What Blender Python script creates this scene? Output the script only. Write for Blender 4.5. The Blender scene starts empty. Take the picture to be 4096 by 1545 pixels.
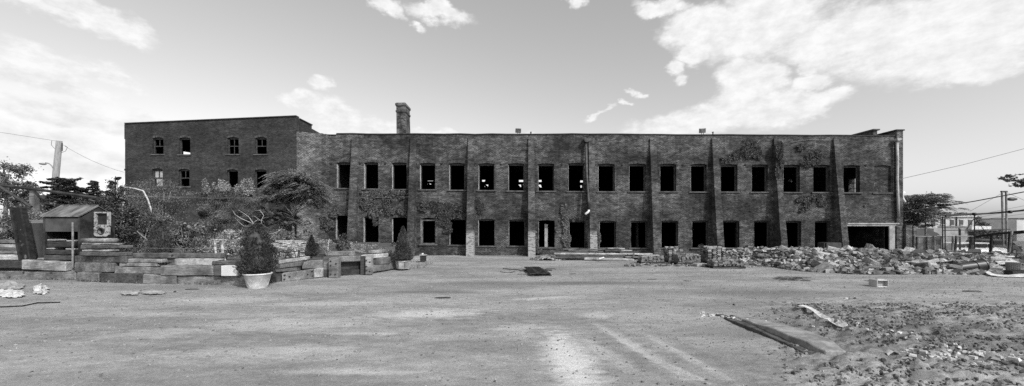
import bpy, bmesh, math, random
import numpy as np
from mathutils import Vector, Matrix, Euler

# ------------------------------------------------------------------ camera, sky, sun
SC = bpy.context.scene
COL = SC.collection
F = 1590.0; CX = 2048.0; HY = 900.0; EYE = 2.3      # photo pixels (4096 wide), eye height in metres
cam_d = bpy.data.cameras.new("camera"); cam = bpy.data.objects.new("camera", cam_d); COL.objects.link(cam)
cam_d.sensor_width = 36.0; cam_d.lens = 36.0 * F / 4096.0
cam_d.shift_y = (HY - 772.5) / 4096.0
cam_d.clip_start = 0.1; cam_d.clip_end = 5000
cam.location = (0, 0, EYE); cam.rotation_euler = (math.radians(90), 0, 0)
SC.camera = cam
SC.view_settings.view_transform = 'Standard'; SC.view_settings.look = 'None'
SC.view_settings.exposure = 0.3; SC.view_settings.gamma = 1.0
SC.cycles.max_bounces = 5; SC.cycles.transparent_max_bounces = 12
SC.cycles.use_denoising = False; SC.cycles.sample_clamp_indirect = 1.0
SUN_EL = math.radians(41); SUN_AZ = math.radians(40)   # azimuth: to the right of straight behind the camera
sun_dir = Vector((math.sin(SUN_AZ)*math.cos(SUN_EL), -math.cos(SUN_AZ)*math.cos(SUN_EL), math.sin(SUN_EL)))
sd = bpy.data.lights.new("sun", 'SUN'); sd.energy = 3.0; sd.angle = math.radians(0.5); sd.color = (1, 1, 1)
sun = bpy.data.objects.new("sun", sd); COL.objects.link(sun)
sun.rotation_euler = sun_dir.to_track_quat('Z', 'Y').to_euler(); sun.location = (20, -20, 30)

def px2ae(px, py):
    u = (px-CX)/F; v = (HY-py)/F
    return math.atan(u), math.atan2(v, math.hypot(1, u))

W = bpy.data.worlds.new("World"); SC.world = W; W.use_nodes = True
nt = W.node_tree; nt.nodes.clear()
def N(t, **kw):
    n = nt.nodes.new(t)
    for k, v in kw.items(): setattr(n, k, v)
    return n
def L(a, b): nt.links.new(a, b)
def setin(sock, v):
    if hasattr(v, 'is_output') or isinstance(v, bpy.types.NodeSocket): L(v, sock)
    else: sock.default_value = v
def Mth(op, a, b=None, c=None, clamp=False):
    n = N('ShaderNodeMath', operation=op); n.use_clamp = clamp
    setin(n.inputs[0], a)
    if b is not None: setin(n.inputs[1], b)
    if c is not None: setin(n.inputs[2], c)
    return n.outputs[0]
def build_world():
    sky = N('ShaderNodeTexSky', sky_type='NISHITA'); sky.sun_disc = False
    sky.sun_elevation = SUN_EL; sky.sun_rotation = math.pi - SUN_AZ
    sky.air_density = 1.0; sky.dust_density = 1.6; sky.ozone_density = 1.0
    bw = N('ShaderNodeRGBToBW'); L(sky.outputs[0], bw.inputs[0])
    tc = N('ShaderNodeTexCoord')
    nrm = N('ShaderNodeVectorMath', operation='NORMALIZE'); L(tc.outputs['Generated'], nrm.inputs[0])
    sp = N('ShaderNodeSeparateXYZ'); L(nrm.outputs[0], sp.inputs[0])
    az = Mth('ARCTAN2', sp.outputs[0], sp.outputs[1]); el = Mth('ARCSINE', sp.outputs[2])
    p = N('ShaderNodeCombineXYZ'); L(az, p.inputs[0]); L(el, p.inputs[1])
    # warp for ragged edges
    ns = N('ShaderNodeTexNoise'); ns.inputs['Scale'].default_value = 7; ns.inputs['Detail'].default_value = 7; ns.inputs['Roughness'].default_value = 0.6
    sc = N('ShaderNodeVectorMath', operation='MULTIPLY'); sc.inputs[1].default_value = (1, 1.7, 1); L(p.outputs[0], sc.inputs[0]); L(sc.outputs[0], ns.inputs['Vector'])
    wv = N('ShaderNodeVectorMath', operation='SUBTRACT'); L(ns.outputs['Color'], wv.inputs[0]); wv.inputs[1].default_value = (.5, .5, .5)
    ws = N('ShaderNodeVectorMath', operation='MULTIPLY'); L(wv.outputs[0], ws.inputs[0]); ws.inputs[1].default_value = (.16, .11, 0)
    pw = N('ShaderNodeVectorMath', operation='ADD'); L(p.outputs[0], pw.inputs[0]); L(ws.outputs[0], pw.inputs[1])
    blobs = [ # px, py, rx, ry, rot deg (clockwise down-right), strength
      (380,50,230,55,-14,.8),(120,10,200,35,-5,.7),(160,230,200,42,-12,.8),(430,278,150,38,-16,.8),(150,315,300,55,-6,.85),
      (330,478,350,60,-3,.9),(620,470,130,34,-10,.9),(80,600,620,110,0,.8),(1225,410,85,38,0,1),(1330,460,150,55,-14,1),(1500,485,100,38,0,1),
      (1440,530,250,32,0,1),(1282,325,42,32,0,.8),(1550,28,62,45,-20,.9),(1745,50,130,38,-5,.9),(1660,105,32,18,0,.7),(1690,525,45,18,0,.9),(1810,530,55,14,0,.7),
      (2305,15,32,28,0,.7),(2410,445,50,11,14,.6),(2492,412,15,10,20,.55),(2522,362,18,13,0,.5),(2640,15,100,38,-15,.9),(2780,100,130,80,0,1),(2800,205,80,55,0,1),
      (2695,268,42,36,0,.85),(3020,100,250,140,0,1.1),(3350,150,280,110,0,1.1),(3760,150,560,165,0,1.3),(3900,60,400,120,0,1.3),(3000,330,130,90,0,1.1),(2950,445,340,62,0,1.1),
      (2780,505,300,50,0,1.1),(3260,420,150,48,0,1.1),(3240,330,120,42,10,.9),(3230,265,60,36,0,.9),(3620,320,90,12,0,.35),(3850,265,330,60,0,1.0),(2140,535,40,14,0,.5)]
    cur = None
    for (x, y, rx, ry, rot, s) in blobs:
        a0, e0 = px2ae(x, y); a1, _ = px2ae(x+rx, y); _, e1 = px2ae(x, y-ry)
        mp = N('ShaderNodeMapping', vector_type='TEXTURE'); L(pw.outputs[0], mp.inputs['Vector'])
        mp.inputs['Location'].default_value = (a0, e0, 0)
        mp.inputs['Rotation'].default_value = (0, 0, math.radians(rot))
        mp.inputs['Scale'].default_value = (abs(a1-a0)*1.25, abs(e1-e0)*1.3, 1)
        ln = N('ShaderNodeVectorMath', operation='LENGTH'); L(mp.outputs[0], ln.inputs[0])
        v = Mth('MULTIPLY', Mth('SUBTRACT', 1.0, ln.outputs['Value']), s)
        cur = v if cur is None else Mth('SMOOTH_MAX', cur, v, .12)
    n2 = N('ShaderNodeTexNoise'); n2.inputs['Scale'].default_value = 22; n2.inputs['Detail'].default_value = 6; n2.inputs['Roughness'].default_value = .65
    L(sc.outputs[0], n2.inputs['Vector'])
    dens = Mth('ADD', cur, Mth('MULTIPLY', Mth('SUBTRACT', n2.outputs['Fac'], .5), .42))
    mr = N('ShaderNodeMapRange', interpolation_type='SMOOTHSTEP'); L(dens, mr.inputs['Value'])
    mr.inputs['From Min'].default_value = -.04; mr.inputs['From Max'].default_value = .46
    # internal cloud shading: slightly greyer where thin
    cb = N('ShaderNodeMapRange'); L(n2.outputs['Fac'], cb.inputs['Value']); cb.inputs['From Min'].default_value = .35; cb.inputs['From Max'].default_value = .62
    cb.inputs['To Min'].default_value = CLOUD_LO; cb.inputs['To Max'].default_value = CLOUD_HI
    mx = N('ShaderNodeMix', data_type='FLOAT'); L(mr.outputs[0], mx.inputs['Factor']); 
    hz = N('ShaderNodeMapRange', interpolation_type='SMOOTHSTEP'); L(el, hz.inputs['Value']); hz.inputs['From Min'].default_value = 0; hz.inputs['From Max'].default_value = .62
    hz.inputs['To Min'].default_value = 1.32; hz.inputs['To Max'].default_value = 1.64
    sd_ = N('ShaderNodeMapRange'); L(az, sd_.inputs['Value']); sd_.inputs['From Min'].default_value = -.9; sd_.inputs['From Max'].default_value = .9; sd_.inputs['To Min'].default_value = .92; sd_.inputs['To Max'].default_value = .82
    skyv = Mth('MULTIPLY', Mth('MULTIPLY', bw.outputs[0], SKY_GAIN), Mth('MULTIPLY', hz.outputs[0], sd_.outputs[0]))
    L(skyv, mx.inputs[2]); L(cb.outputs[0], mx.inputs[3])
    cc = N('ShaderNodeCombineColor'); 
    for i in range(3): L(mx.outputs[0], cc.inputs[i])
    bg = N('ShaderNodeBackground'); bg.inputs['Strength'].default_value = 0.15; L(cc.outputs[0], bg.inputs['Color'])
    out = N('ShaderNodeOutputWorld'); L(bg.outputs[0], out.inputs[0])
SKY_GAIN = 1.0; CLOUD_LO = 4.35; CLOUD_HI = 5.3
build_world()

# ------------------------------------------------------------------ helpers
rng = np.random.default_rng(7); random.seed(7)
def P(px, py, Z): return Vector(((px-CX)/F*Z, Z, EYE+(HY-py)/F*Z))
def XW(px, Z): return (px-CX)/F*Z
def ZH(py, Z): return EYE+(HY-py)/F*Z
def ZG(py): return EYE*F/(py-HY)          # distance of flat ground seen at row py

def tag(o, label=None, cat=None, group=None, kind=None):
    if label: o['label'] = label
    if cat: o['category'] = cat
    if group: o['group'] = group
    if kind: o['kind'] = kind
    return o
def empty(name, label, cat, loc=(0,0,0), group=None, rz=0):
    o = bpy.data.objects.new(name, None); COL.objects.link(o); o.location = loc; o.rotation_euler = (0,0,rz)
    o.empty_display_size = .3
    return tag(o, label, cat, group)
def link(name, me, mat=None, parent=None):
    o = bpy.data.objects.new(name, me); COL.objects.link(o)
    if mat is not None and len(me.materials) == 0: me.materials.append(mat)
    if parent is not None:
        o.parent = parent
        o.matrix_parent_inverse = Matrix.Translation(parent.location).inverted() @ Matrix.Identity(4) if parent.rotation_euler.z == 0 else (Matrix.Translation(parent.location) @ parent.rotation_euler.to_matrix().to_4x4()).inverted()
    return o
def copy_tree(o, parent=None):
    c = o.copy(); COL.objects.link(c)
    if parent is not None: c.parent = parent
    for ch in list(o.children): copy_tree(ch, c)
    return c

class MB:
    """collects vertices and faces in world space"""
    def __init__(s): s.v = []; s.f = []; s.smooth = False
    def add(s, vs, fs):
        b = len(s.v); s.v += [tuple(x) for x in vs]; s.f += [tuple(i+b for i in f) for f in fs]; return s
    def box(s, x0, x1, y0, y1, z0, z1, M=None):
        vs = [Vector(p) for p in ((x0,y0,z0),(x1,y0,z0),(x1,y1,z0),(x0,y1,z0),(x0,y0,z1),(x1,y0,z1),(x1,y1,z1),(x0,y1,z1))]
        if M is not None: vs = [M @ v for v in vs]
        return s.add(vs, [(0,3,2,1),(4,5,6,7),(0,1,5,4),(1,2,6,5),(2,3,7,6),(3,0,4,7)])
    def hexa(s, vs):
        return s.add(vs, [(0,3,2,1),(4,5,6,7),(0,1,5,4),(1,2,6,5),(2,3,7,6),(3,0,4,7)])
    def tube(s, pts, r, n=8, cap=True):
        pts = [Vector(p) for p in pts]; rs = r if hasattr(r, '__len__') else [r]*len(pts)
        rings = []; up = None
        for i, p in enumerate(pts):
            d = (pts[min(i+1, len(pts)-1)] - pts[max(i-1, 0)])
            d = d.normalized() if d.length > 1e-9 else Vector((0,0,1))
            if up is None: up = Vector((0,0,1)) if abs(d.z) < .9 else Vector((1,0,0))
            a = d.cross(up); 
            if a.length < 1e-4: a = d.cross(Vector((0,1,0)))
            a.normalize(); b = a.cross(d).normalized(); up = b
            rings.append([p + (a*math.cos(t)+b*math.sin(t))*rs[i] for t in [2*math.pi*k/n for k in range(n)]])
        vs = [v for r_ in rings for v in r_]; fs = []
        for i in range(len(pts)-1):
            for k in range(n):
                fs.append((i*n+k, i*n+(k+1)%n, (i+1)*n+(k+1)%n, (i+1)*n+k))
        if cap: fs.append(tuple(range(n-1, -1, -1))); fs.append(tuple((len(pts)-1)*n+k for k in range(n)))
        return s.add(vs, fs)
    def lathe(s, prof, c, n=24, M=None, sx=1, sy=1):
        vs = []; fs = []
        for r, z in prof:
            for k in range(n):
                t = 2*math.pi*k/n; p = Vector((c[0]+r*math.cos(t)*sx, c[1]+r*math.sin(t)*sy, c[2]+z))
                vs.append(M @ p if M is not None else p)
        for i in range(len(prof)-1):
            for k in range(n): fs.append((i*n+k, i*n+(k+1)%n, (i+1)*n+(k+1)%n, (i+1)*n+k))
        return s.add(vs, fs)
    def prism(s, poly, y0, y1):
        """poly in (x,z), extruded along y"""
        n = len(poly)
        vs = [(x, y0, z) for x, z in poly] + [(x, y1, z) for x, z in poly]
        fs = [tuple(range(n)), tuple(range(2*n-1, n-1, -1))] + [(i, i+n, (i+1) % n+n, (i+1) % n) for i in range(n)]
        return s.add(vs, fs)
    def build(s, name, mat=None, parent=None, smooth=False, bevel=0, fix=True):
        me = bpy.data.meshes.new(name); me.from_pydata(s.v, [], s.f); me.validate()
        if fix or bevel:
            bm = bmesh.new(); bm.from_mesh(me)
            if bevel:
                bmesh.ops.bevel(bm, geom=list(bm.edges), offset=bevel, segments=1, affect='EDGES', clamp_overlap=True)
            bmesh.ops.recalc_face_normals(bm, faces=bm.faces); bm.to_mesh(me); bm.free()
        if smooth: me.shade_smooth()
        me.update()
        return link(name, me, mat, parent)

def np_mesh(name, verts, faces_quads, mat=None, parent=None, smooth=False):
    me = bpy.data.meshes.new(name)
    nv = len(verts); nf = len(faces_quads); k = faces_quads.shape[1]
    me.vertices.add(nv); me.vertices.foreach_set('co', np.asarray(verts, np.float32).ravel())
    me.loops.add(nf*k); me.loops.foreach_set('vertex_index', faces_quads.astype(np.int32).ravel())
    me.polygons.add(nf); me.polygons.foreach_set('loop_start', (np.arange(nf)*k).astype(np.int32)); 
    me.polygons.foreach_set('loop_total', np.full(nf, k, np.int32))
    me.update(calc_edges=True); me.validate()
    me.shade_smooth() if smooth else me.shade_flat()
    return link(name, me, mat, parent)

def hash2(i, j, seed):
    h = (i.astype(np.int64)*374761393 + j.astype(np.int64)*668265263 + seed*144665) & 0x7fffffff
    h = (h ^ (h >> 13)) * 1274126177 & 0x7fffffff
    return ((h ^ (h >> 16)) & 0xffff) / 65535.0
def vnoise(x, y, seed=0):
    x = np.asarray(x, float); y = np.asarray(y, float)
    i = np.floor(x).astype(np.int64); j = np.floor(y).astype(np.int64); fx = x-i; fy = y-j
    fx = fx*fx*(3-2*fx); fy = fy*fy*(3-2*fy)
    a = hash2(i, j, seed); b = hash2(i+1, j, seed); c = hash2(i, j+1, seed); d = hash2(i+1, j+1, seed)
    return (a*(1-fx)+b*fx)*(1-fy)+(c*(1-fx)+d*fx)*fy
def fbm(x, y, o=4, seed=0):
    s = 0; a = .5
    for k in range(o): s = s + a*vnoise(x*2**k, y*2**k, seed+k*17); a *= .5
    return s

# ------------------------------------------------------------------ materials
class NT:
    def __init__(s, name):
        s.m = bpy.data.materials.new(name); s.m.use_nodes = True; s.t = s.m.node_tree; s.t.nodes.clear()
        s.out = s.n('ShaderNodeOutputMaterial'); s.b = s.n('ShaderNodeBsdfPrincipled'); s.l(s.b.outputs[0], s.out.inputs[0])
        s.b.inputs['Roughness'].default_value = .85; s.b.inputs['Specular IOR Level'].default_value = .25
        s.tc = s.n('ShaderNodeTexCoord'); s.co = s.tc.outputs['Object']
    def n(s, t, **kw):
        x = s.t.nodes.new(t)
        for k, v in kw.items(): setattr(x, k, v)
        return x
    def l(s, a, b): s.t.links.new(a, b)
    def si(s, sock, v):
        if isinstance(v, bpy.types.NodeSocket): s.l(v, sock)
        else: sock.default_value = v
    def math(s, op, a, b=None, c=None, clamp=False):
        x = s.n('ShaderNodeMath', operation=op); x.use_clamp = clamp; s.si(x.inputs[0], a)
        if b is not None: s.si(x.inputs[1], b)
        if c is not None: s.si(x.inputs[2], c)
        return x.outputs[0]
    def noise(s, scale, detail=4, rough=.55, vec=None, stretch=None):
        x = s.n('ShaderNodeTexNoise'); x.inputs['Scale'].default_value = scale; x.inputs['Detail'].default_value = detail; x.inputs['Roughness'].default_value = rough
        v = vec if vec is not None else s.co
        if stretch:
            m = s.n('ShaderNodeVectorMath', operation='MULTIPLY'); s.l(v, m.inputs[0]); m.inputs[1].default_value = stretch; v = m.outputs[0]
        s.l(v, x.inputs['Vector']); return x.outputs['Fac']
    def ramp(s, v, a, b, lo, hi, smooth=True):
        x = s.n('ShaderNodeMapRange', interpolation_type='SMOOTHSTEP' if smooth else 'LINEAR'); s.si(x.inputs['Value'], v)
        x.inputs['From Min'].default_value = a; x.inputs['From Max'].default_value = b; s.si(x.inputs['To Min'], lo); s.si(x.inputs['To Max'], hi)
        return x.outputs[0]
    def grey(s, v):
        c = s.n('ShaderNodeCombineColor')
        for i in range(3): s.si(c.inputs[i], v)
        s.l(c.outputs[0], s.b.inputs['Base Color'])
    def bump(s, h, strength=.5, dist=.02):
        x = s.n('ShaderNodeBump'); x.inputs['Strength'].default_value = strength; x.inputs['Distance'].default_value = dist; s.l(h, x.inputs['Height']); s.l(x.outputs[0], s.b.inputs['Normal'])

def plain(name, lo, hi, scale=3, rough=.85, bump=.3, stretch=None, metal=0, detail=5, dist=.02, island=0.0, spec=.25, edge=(.35,.65)):
    t = NT(name); n = t.noise(scale, detail, .6, stretch=stretch)
    v = t.ramp(n, edge[0], edge[1], lo, hi)
    if island:
        g = t.n('ShaderNodeNewGeometry'); v = t.math('MULTIPLY', v, t.ramp(g.outputs['Random Per Island'], 0, 1, 1-island, 1+island, False))
    t.grey(v); t.b.inputs['Roughness'].default_value = rough; t.b.inputs['Metallic'].default_value = metal; t.b.inputs['Specular IOR Level'].default_value = spec
    if bump: t.bump(t.noise(scale*5, 4, .6, stretch=stretch), bump, dist)
    return t.m
def objrand(name, lo, hi, scale=6, rough=.9, bump=.4, stretch=None, dist=.02, island=0.0):
    """brightness varies from one object to the next"""
    t = NT(name); oi = t.n('ShaderNodeObjectInfo'); base = t.ramp(oi.outputs['Random'], 0, 1, lo, hi, False)
    off = t.n('ShaderNodeVectorMath', operation='ADD'); sc_ = t.math('MULTIPLY', oi.outputs['Random'], 37.0)
    t.l(t.co, off.inputs[0]); t.l(sc_, off.inputs[1])
    n = t.noise(scale, 5, .65, vec=off.outputs[0], stretch=stretch)
    v = t.math('MULTIPLY', base, t.ramp(n, .3, .7, .55, 1.4))
    if island:
        g = t.n('ShaderNodeNewGeometry'); v = t.math('MULTIPLY', v, t.ramp(g.outputs['Random Per Island'], 0, 1, 1-island, 1+island, False))
    t.grey(v); t.b.inputs['Roughness'].default_value = rough
    t.bump(t.noise(scale*4, 4, .6, vec=off.outputs[0], stretch=stretch), bump, dist)
    return t.m

def brick(name, c0, c1, mortar, row=.078, width=.215, patch=.0, patch_v=.3, stain=.35, bump=.5, mscale=.35, light_low=None, streak=.84):
    t = NT(name)
    s = t.n('ShaderNodeSeparateXYZ'); t.l(t.co, s.inputs[0])
    c = t.n('ShaderNodeCombineXYZ'); t.l(t.math('ADD', s.outputs[0], s.outputs[1]), c.inputs[0]); t.l(s.outputs[2], c.inputs[1])
    # slight waviness of the courses
    wn = t.noise(.6, 2, .5); 
    wob = t.n('ShaderNodeVectorMath', operation='MULTIPLY_ADD'); 
    cc = t.n('ShaderNodeCombineXYZ'); t.l(t.math('SUBTRACT', wn, .5), cc.inputs[1])
    t.l(cc.outputs[0], wob.inputs[0]); wob.inputs[1].default_value = (0, .035, 0); t.l(c.outputs[0], wob.inputs[2])
    b = t.n('ShaderNodeTexBrick'); t.l(wob.outputs[0], b.inputs['Vector'])
    b.inputs['Scale'].default_value = 1; b.inputs['Brick Width'].default_value = width; b.inputs['Row Height'].default_value = row
    b.inputs['Mortar Size'].default_value = .011; b.inputs['Mortar Smooth'].default_value = .3; b.inputs['Bias'].default_value = 0
    b.inputs['Color1'].default_value = (0, 0, 0, 1); b.inputs['Color2'].default_value = (1, 1, 1, 1); b.inputs['Mortar'].default_value = (.5, .5, .5, 1)
    bc = t.n('ShaderNodeRGBToBW'); t.l(b.outputs['Color'], bc.inputs[0])
    v = t.ramp(bc.outputs[0], 0, 1, c0, c1, False)
    # rows of replaced or re-pointed bricks
    big = t.noise(mscale, 6, .68, stretch=(1, 1, 1.3)); med = t.noise(1.6, 6, .7, stretch=(1, 1, 2.6)); fine = t.noise(5, 4, .7, stretch=(1, 1, 2.5))
    mort = t.math('MULTIPLY', t.ramp(med, .40, .64, mortar*.35, mortar*1.7), t.ramp(big, .3, .62, .45, 1.25))
    mx = t.n('ShaderNodeMix', data_type='FLOAT'); t.l(b.outputs['Fac'], mx.inputs['Factor']); t.l(v, mx.inputs[2]); t.l(mort, mx.inputs[3]); v = mx.outputs[0]
    v = t.math('MULTIPLY', v, t.ramp(big, .34, .66, 1-stain, 1+stain*.8))
    v = t.math('MULTIPLY', v, t.ramp(fine, .3, .7, .68, 1.4))
    if patch:
        pm = t.math('MULTIPLY', t.ramp(med, .56, .66, 0, 1), t.ramp(big, .46, .62, 0, 1))
        pm = t.math('MULTIPLY', pm, t.ramp(fine, .35, .6, .2, 1))
        pm = t.math('MULTIPLY', pm, t.ramp(s.outputs[2], 3.5, 7.5, .45, 1.15)); m2 = t.n('ShaderNodeMix', data_type='FLOAT'); t.l(t.math('MULTIPLY', pm, patch, None, True), m2.inputs['Factor']); t.l(v, m2.inputs[2]); m2.inputs[3].default_value = patch_v; v = m2.outputs[0]
    # thin dark weathering streaks running down from the coping
    st = t.noise(1.0, 4, .6, stretch=(3.2, 3.2, .12)); v = t.math('MULTIPLY', v, t.ramp(st, .34, .55, streak, 1.08))
    if light_low:   # light replacement bricks below a height
        z0, val = light_low
        k = t.math('MULTIPLY', t.math('SUBTRACT', 1.0, t.ramp(s.outputs[2], z0-.45, z0, 0, 1)), t.ramp(bc.outputs[0], .1, .5, .3, 1))
        m3 = t.n('ShaderNodeMix', data_type='FLOAT'); t.l(k, m3.inputs['Factor']); t.l(v, m3.inputs[2]); m3.inputs[3].default_value = val; v = m3.outputs[0]
    t.grey(v); t.b.inputs['Roughness'].default_value = .92; t.b.inputs['Specular IOR Level'].default_value = .15
    h = t.math('ADD', t.math('MULTIPLY', b.outputs['Fac'], -.6), t.math('MULTIPLY', fine, .8)); t.bump(h, bump, .02)
    return t.m

M = {}
M['brick'] = brick('facade_brick', .017, .053, .12, patch=1.0, patch_v=.145, stain=.45)
M['brick_pier'] = brick('pier_brick', .028, .066, .11, patch=.8, patch_v=.12, stain=.4)
M['brick_pier_light'] = brick('pier_brick_light', .028, .066, .11, patch=.8, patch_v=.12, stain=.4, light_low=(2.0, .27))
M['brick_dark'] = brick('rear_brick', .024, .042, .042, row=.09, patch=.2, patch_v=.075, stain=.12, bump=.3, streak=.92)
M['brick_link'] = brick('link_brick', .026, .056, .16, row=.09, width=.26, patch=.9, patch_v=.11, stain=.4)
M['brick_chimney'] = brick('chimney_brick', .035, .09, .12, patch=.6, patch_v=.12, stain=.6, mscale=.8)
M['brick_inner'] = plain('interior_shade', .002, .005, 1.2, .95, .3)  # near-black so rooms look unlit; interior shade put into the colour
M['arch'] = plain('arch_brick', .03, .085, 9, .9, .5, island=.35)
M['coping'] = plain('coping_tar', .015, .04, 2, .8, .3)
M['sill'] = plain('sill_stone', .05, .1, 3, .9, .3)
M['sash'] = plain('old_sash_paint', .06, .14, 6, .7, .3)
M['sash_dark'] = plain('dark_sash_paint', .03, .07, 6, .7, .3)
M['sash_light'] = plain('light_sash_paint', .3, .5, 6, .7, .3)
M['curtain'] = plain('window_cloth', .3, .45, 3, .9, .2)
M['concrete'] = plain('concrete', .2, .36, 2, .9, .4)
M['pipe_dark'] = plain('pipe_dark_metal', .04, .08, 4, .5, .2, metal=.3)
M['pipe_white'] = plain('pipe_white', .5, .72, 3, .5, .1)
M['iron'] = plain('cast_iron', .01, .025, 6, .6, .3)
M['reveal'] = plain('pale_sunlit_jamb', .2, .42, 4, .9, .4)  # pale jamb liner, with the sun on left jambs put into its colour
M['pipe_light'] = plain('pipe_light_metal', .28, .42, 3, .5, .1)
M['roof'] = plain('roof_tar', .03, .06, 1, .9, .3)
M['metal_mid'] = plain('grey_steel', .14, .26, 3, .55, .2, metal=.2)

# ------------------------------------------------------------------ ground
def street_mask(x, y):
    s = np.clip((x - (y*1.0 - 4.0))/3.0, 0, 1)*0 + np.clip((y-29.5)/4.0, 0, 1)*np.clip((x-26.0)/3.5, 0, 1)
    return s
def seg_d(x, y, a, b):
    ax, ay = a; bx, by = b; dx, dy = bx-ax, by-ay
    t = np.clip(((x-ax)*dx+(y-ay)*dy)/(dx*dx+dy*dy), 0, 1)
    return np.hypot(x-ax-t*dx, y-ay-t*dy), t
def ground_h(x, y):
    x = np.asarray(x, float); y = np.asarray(y, float)
    h = (fbm(x*.25, y*.25, 3, 5)-.44)*.10 + (fbm(x*2.2, y*2.2, 3, 9)-.44)*.020
    near = np.clip((32-y)/4, 0, 1)*np.clip((y+30)/10, 0, 1); h = h*near
    # churned earth, bottom right of the yard
    m = np.clip((x-3.4-(y-6)*.55)/1.6, 0, 1)*np.clip((13.5-y)/3.0, 0, 1)*np.clip((y-4.0)/1.5, 0, 1)
    r = 1-np.abs(fbm(x*1.5+3, y*3.2, 5, 21)*2-.95)*1.5
    h = h + m*(np.clip(r, 0, 1)**1.5*.08-.04) + m*(fbm(x*6, y*14, 4, 33)-.45)*.22
    d, t = seg_d(x, y, (5.2, 10.4), (8.6, 6.6)); h = h - np.exp(-(d/.16)**2)*.12*np.clip(t*4, 0, 1) + np.exp(-((d-.36)/.16)**2)*.10*np.clip(t*4, 0, 1)
    d, t = seg_d(x, y, (8.0, 7.6), (10.5, 6.3)); h = h - np.exp(-(d/.2)**2)*.15
    # shallow wheel ruts
    for a, b in (((2.0, 9.6), (2.9, 4.5)), ((3.0, 9.0), (3.6, 5.0))):
        d, t = seg_d(x, y, a, b); h = h - np.exp(-(d/.12)**2)*.018 + np.exp(-((d-.22)/.08)**2)*.012
    h = h - .95*street_mask(x, y)
    return h
def gh(x, y): return float(ground_h(np.array([x]), np.array([y]))[0])
def build_ground():
    ys = [-300, -120, -60, -30, -15, -8, -4, -1, 1, 2.5]; y = 3.4
    while y < 36: ys.append(y); y += max(.03, min(.22, y*y*.0011))
    ys += [37, 39, 42, 47, 54, 65, 85, 120, 200, 400, 900, 2500]
    xs = [-2500, -900, -350, -150, -80, -50, -36, -28]; x = -24
    while x < 3.0: xs.append(x); x += .13 if x < -4 else .08
    while x < 13.5: xs.append(x); x += .05
    while x < 36: xs.append(x); x += .28
    xs += [37, 40, 45, 52, 65, 90, 150, 300, 900, 2500]
    X, Y = np.meshgrid(np.array(xs), np.array(ys)); Z = ground_h(X, Y)
    nx = len(xs); ny = len(ys)
    v = np.stack([X.ravel(), Y.ravel(), Z.ravel()], 1)
    i = np.arange((nx)*(ny)).reshape(ny, nx)
    f = np.stack([i[:-1, :-1].ravel(), i[:-1, 1:].ravel(), i[1:, 1:].ravel(), i[1:, :-1].ravel()], 1)
    t = NT('yard_gravel')
    co = t.co
    fine = t.noise(26, 4, .75); speck = t.noise(70, 2, .8); med = t.noise(3.5, 6, .68, stretch=(.7, 1.5, 1)); big = t.noise(.33, 6, .62, stretch=(.6, 1.7, 1)); 
    v0 = t.ramp(big, .36, .64, .19, .285)
    v0 = t.math('MULTIPLY', v0, t.ramp(med, .3, .72, .82, 1.18)); v0 = t.math('MULTIPLY', v0, t.ramp(fine, .3, .7, .82, 1.2))
    v0 = t.math('MULTIPLY', v0, t.ramp(speck, .3, .72, .86, 1.16))
    streak = t.noise(1.1, 5, .6, stretch=(.35, 1.6, 1)); 
    def ell(cx, cy, rx, ry, rot=0, gain=1.0, soft=.9, thr=0.15):
        mp = t.n('ShaderNodeMapping', vector_type='TEXTURE'); t.l(co, mp.inputs['Vector']); mp.inputs['Location'].default_value = (cx, cy, 0)
        mp.inputs['Rotation'].default_value = (0, 0, rot); mp.inputs['Scale'].default_value = (rx, ry, 50)
        ln = t.n('ShaderNodeVectorMath', operation='LENGTH'); t.l(mp.outputs[0], ln.inputs[0])
        k = t.math('ADD', t.math('SUBTRACT', 1.0, ln.outputs['Value']), t.math('MULTIPLY', t.math('SUBTRACT', med, .5), 1.3))
        return t.math('MULTIPLY', t.ramp(k, thr-.15, thr+soft-.2, 0, 1), gain)
    light = None
    for e in ((.98, 6.9, .62, 2.6, .02, 1.0), (-2.2, 10.3, 2.1, .85, .15, .75), (-5.2, 9.2, 2.6, .8, .12, .4), (-8.6, 12.3, 3.0, 1.0, 0, .4), (-4.5, 7.2, 2.4, .6, .1, .35),
              (1.1, 12.6, 1.6, .35, .2, .5), (2.35, 7.6, .24, 2.6, .2, .5), (3.05, 7.0, .18, 2.2, .16, .38), (2.7, 6.3, .10, 1.0, .3, .5), (1.6, 7.4, .3, 1.6, .25, .4), (-7.5, 8.4, 1.8, .6, .1, .35), (-5.5, 11.5, 2.8, .6, .05, .45), (-9.5, 10.2, 2, .5, 0, .3), (.2, 9.0, 1.0, .5, .3, .4), (-2.6, 6.2, 1.4, .2, 0, .5), (-3.2, 8.4, 1.2, .22, 0, .5), (2.2, 10.2, .5, .5, .4, .35)):
        k = ell(*e); light = k if light is None else t.math('MAXIMUM', light, k)
    m = t.n('ShaderNodeMix', data_type='FLOAT'); t.l(t.math('MULTIPLY', light, .92), m.inputs['Factor']); t.l(v0, m.inputs[2]); t.l(t.math('MULTIPLY', t.ramp(fine, .3, .7, .42, .62), 1.0), m.inputs[3]); v1 = m.outputs[0]
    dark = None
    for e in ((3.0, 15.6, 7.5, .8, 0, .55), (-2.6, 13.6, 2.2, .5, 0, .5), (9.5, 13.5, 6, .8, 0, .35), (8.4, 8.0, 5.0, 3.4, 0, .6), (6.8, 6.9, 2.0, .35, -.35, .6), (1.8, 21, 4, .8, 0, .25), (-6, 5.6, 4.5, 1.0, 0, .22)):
        k = ell(*e); dark = k if dark is None else t.math('MAXIMUM', dark, k)
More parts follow.
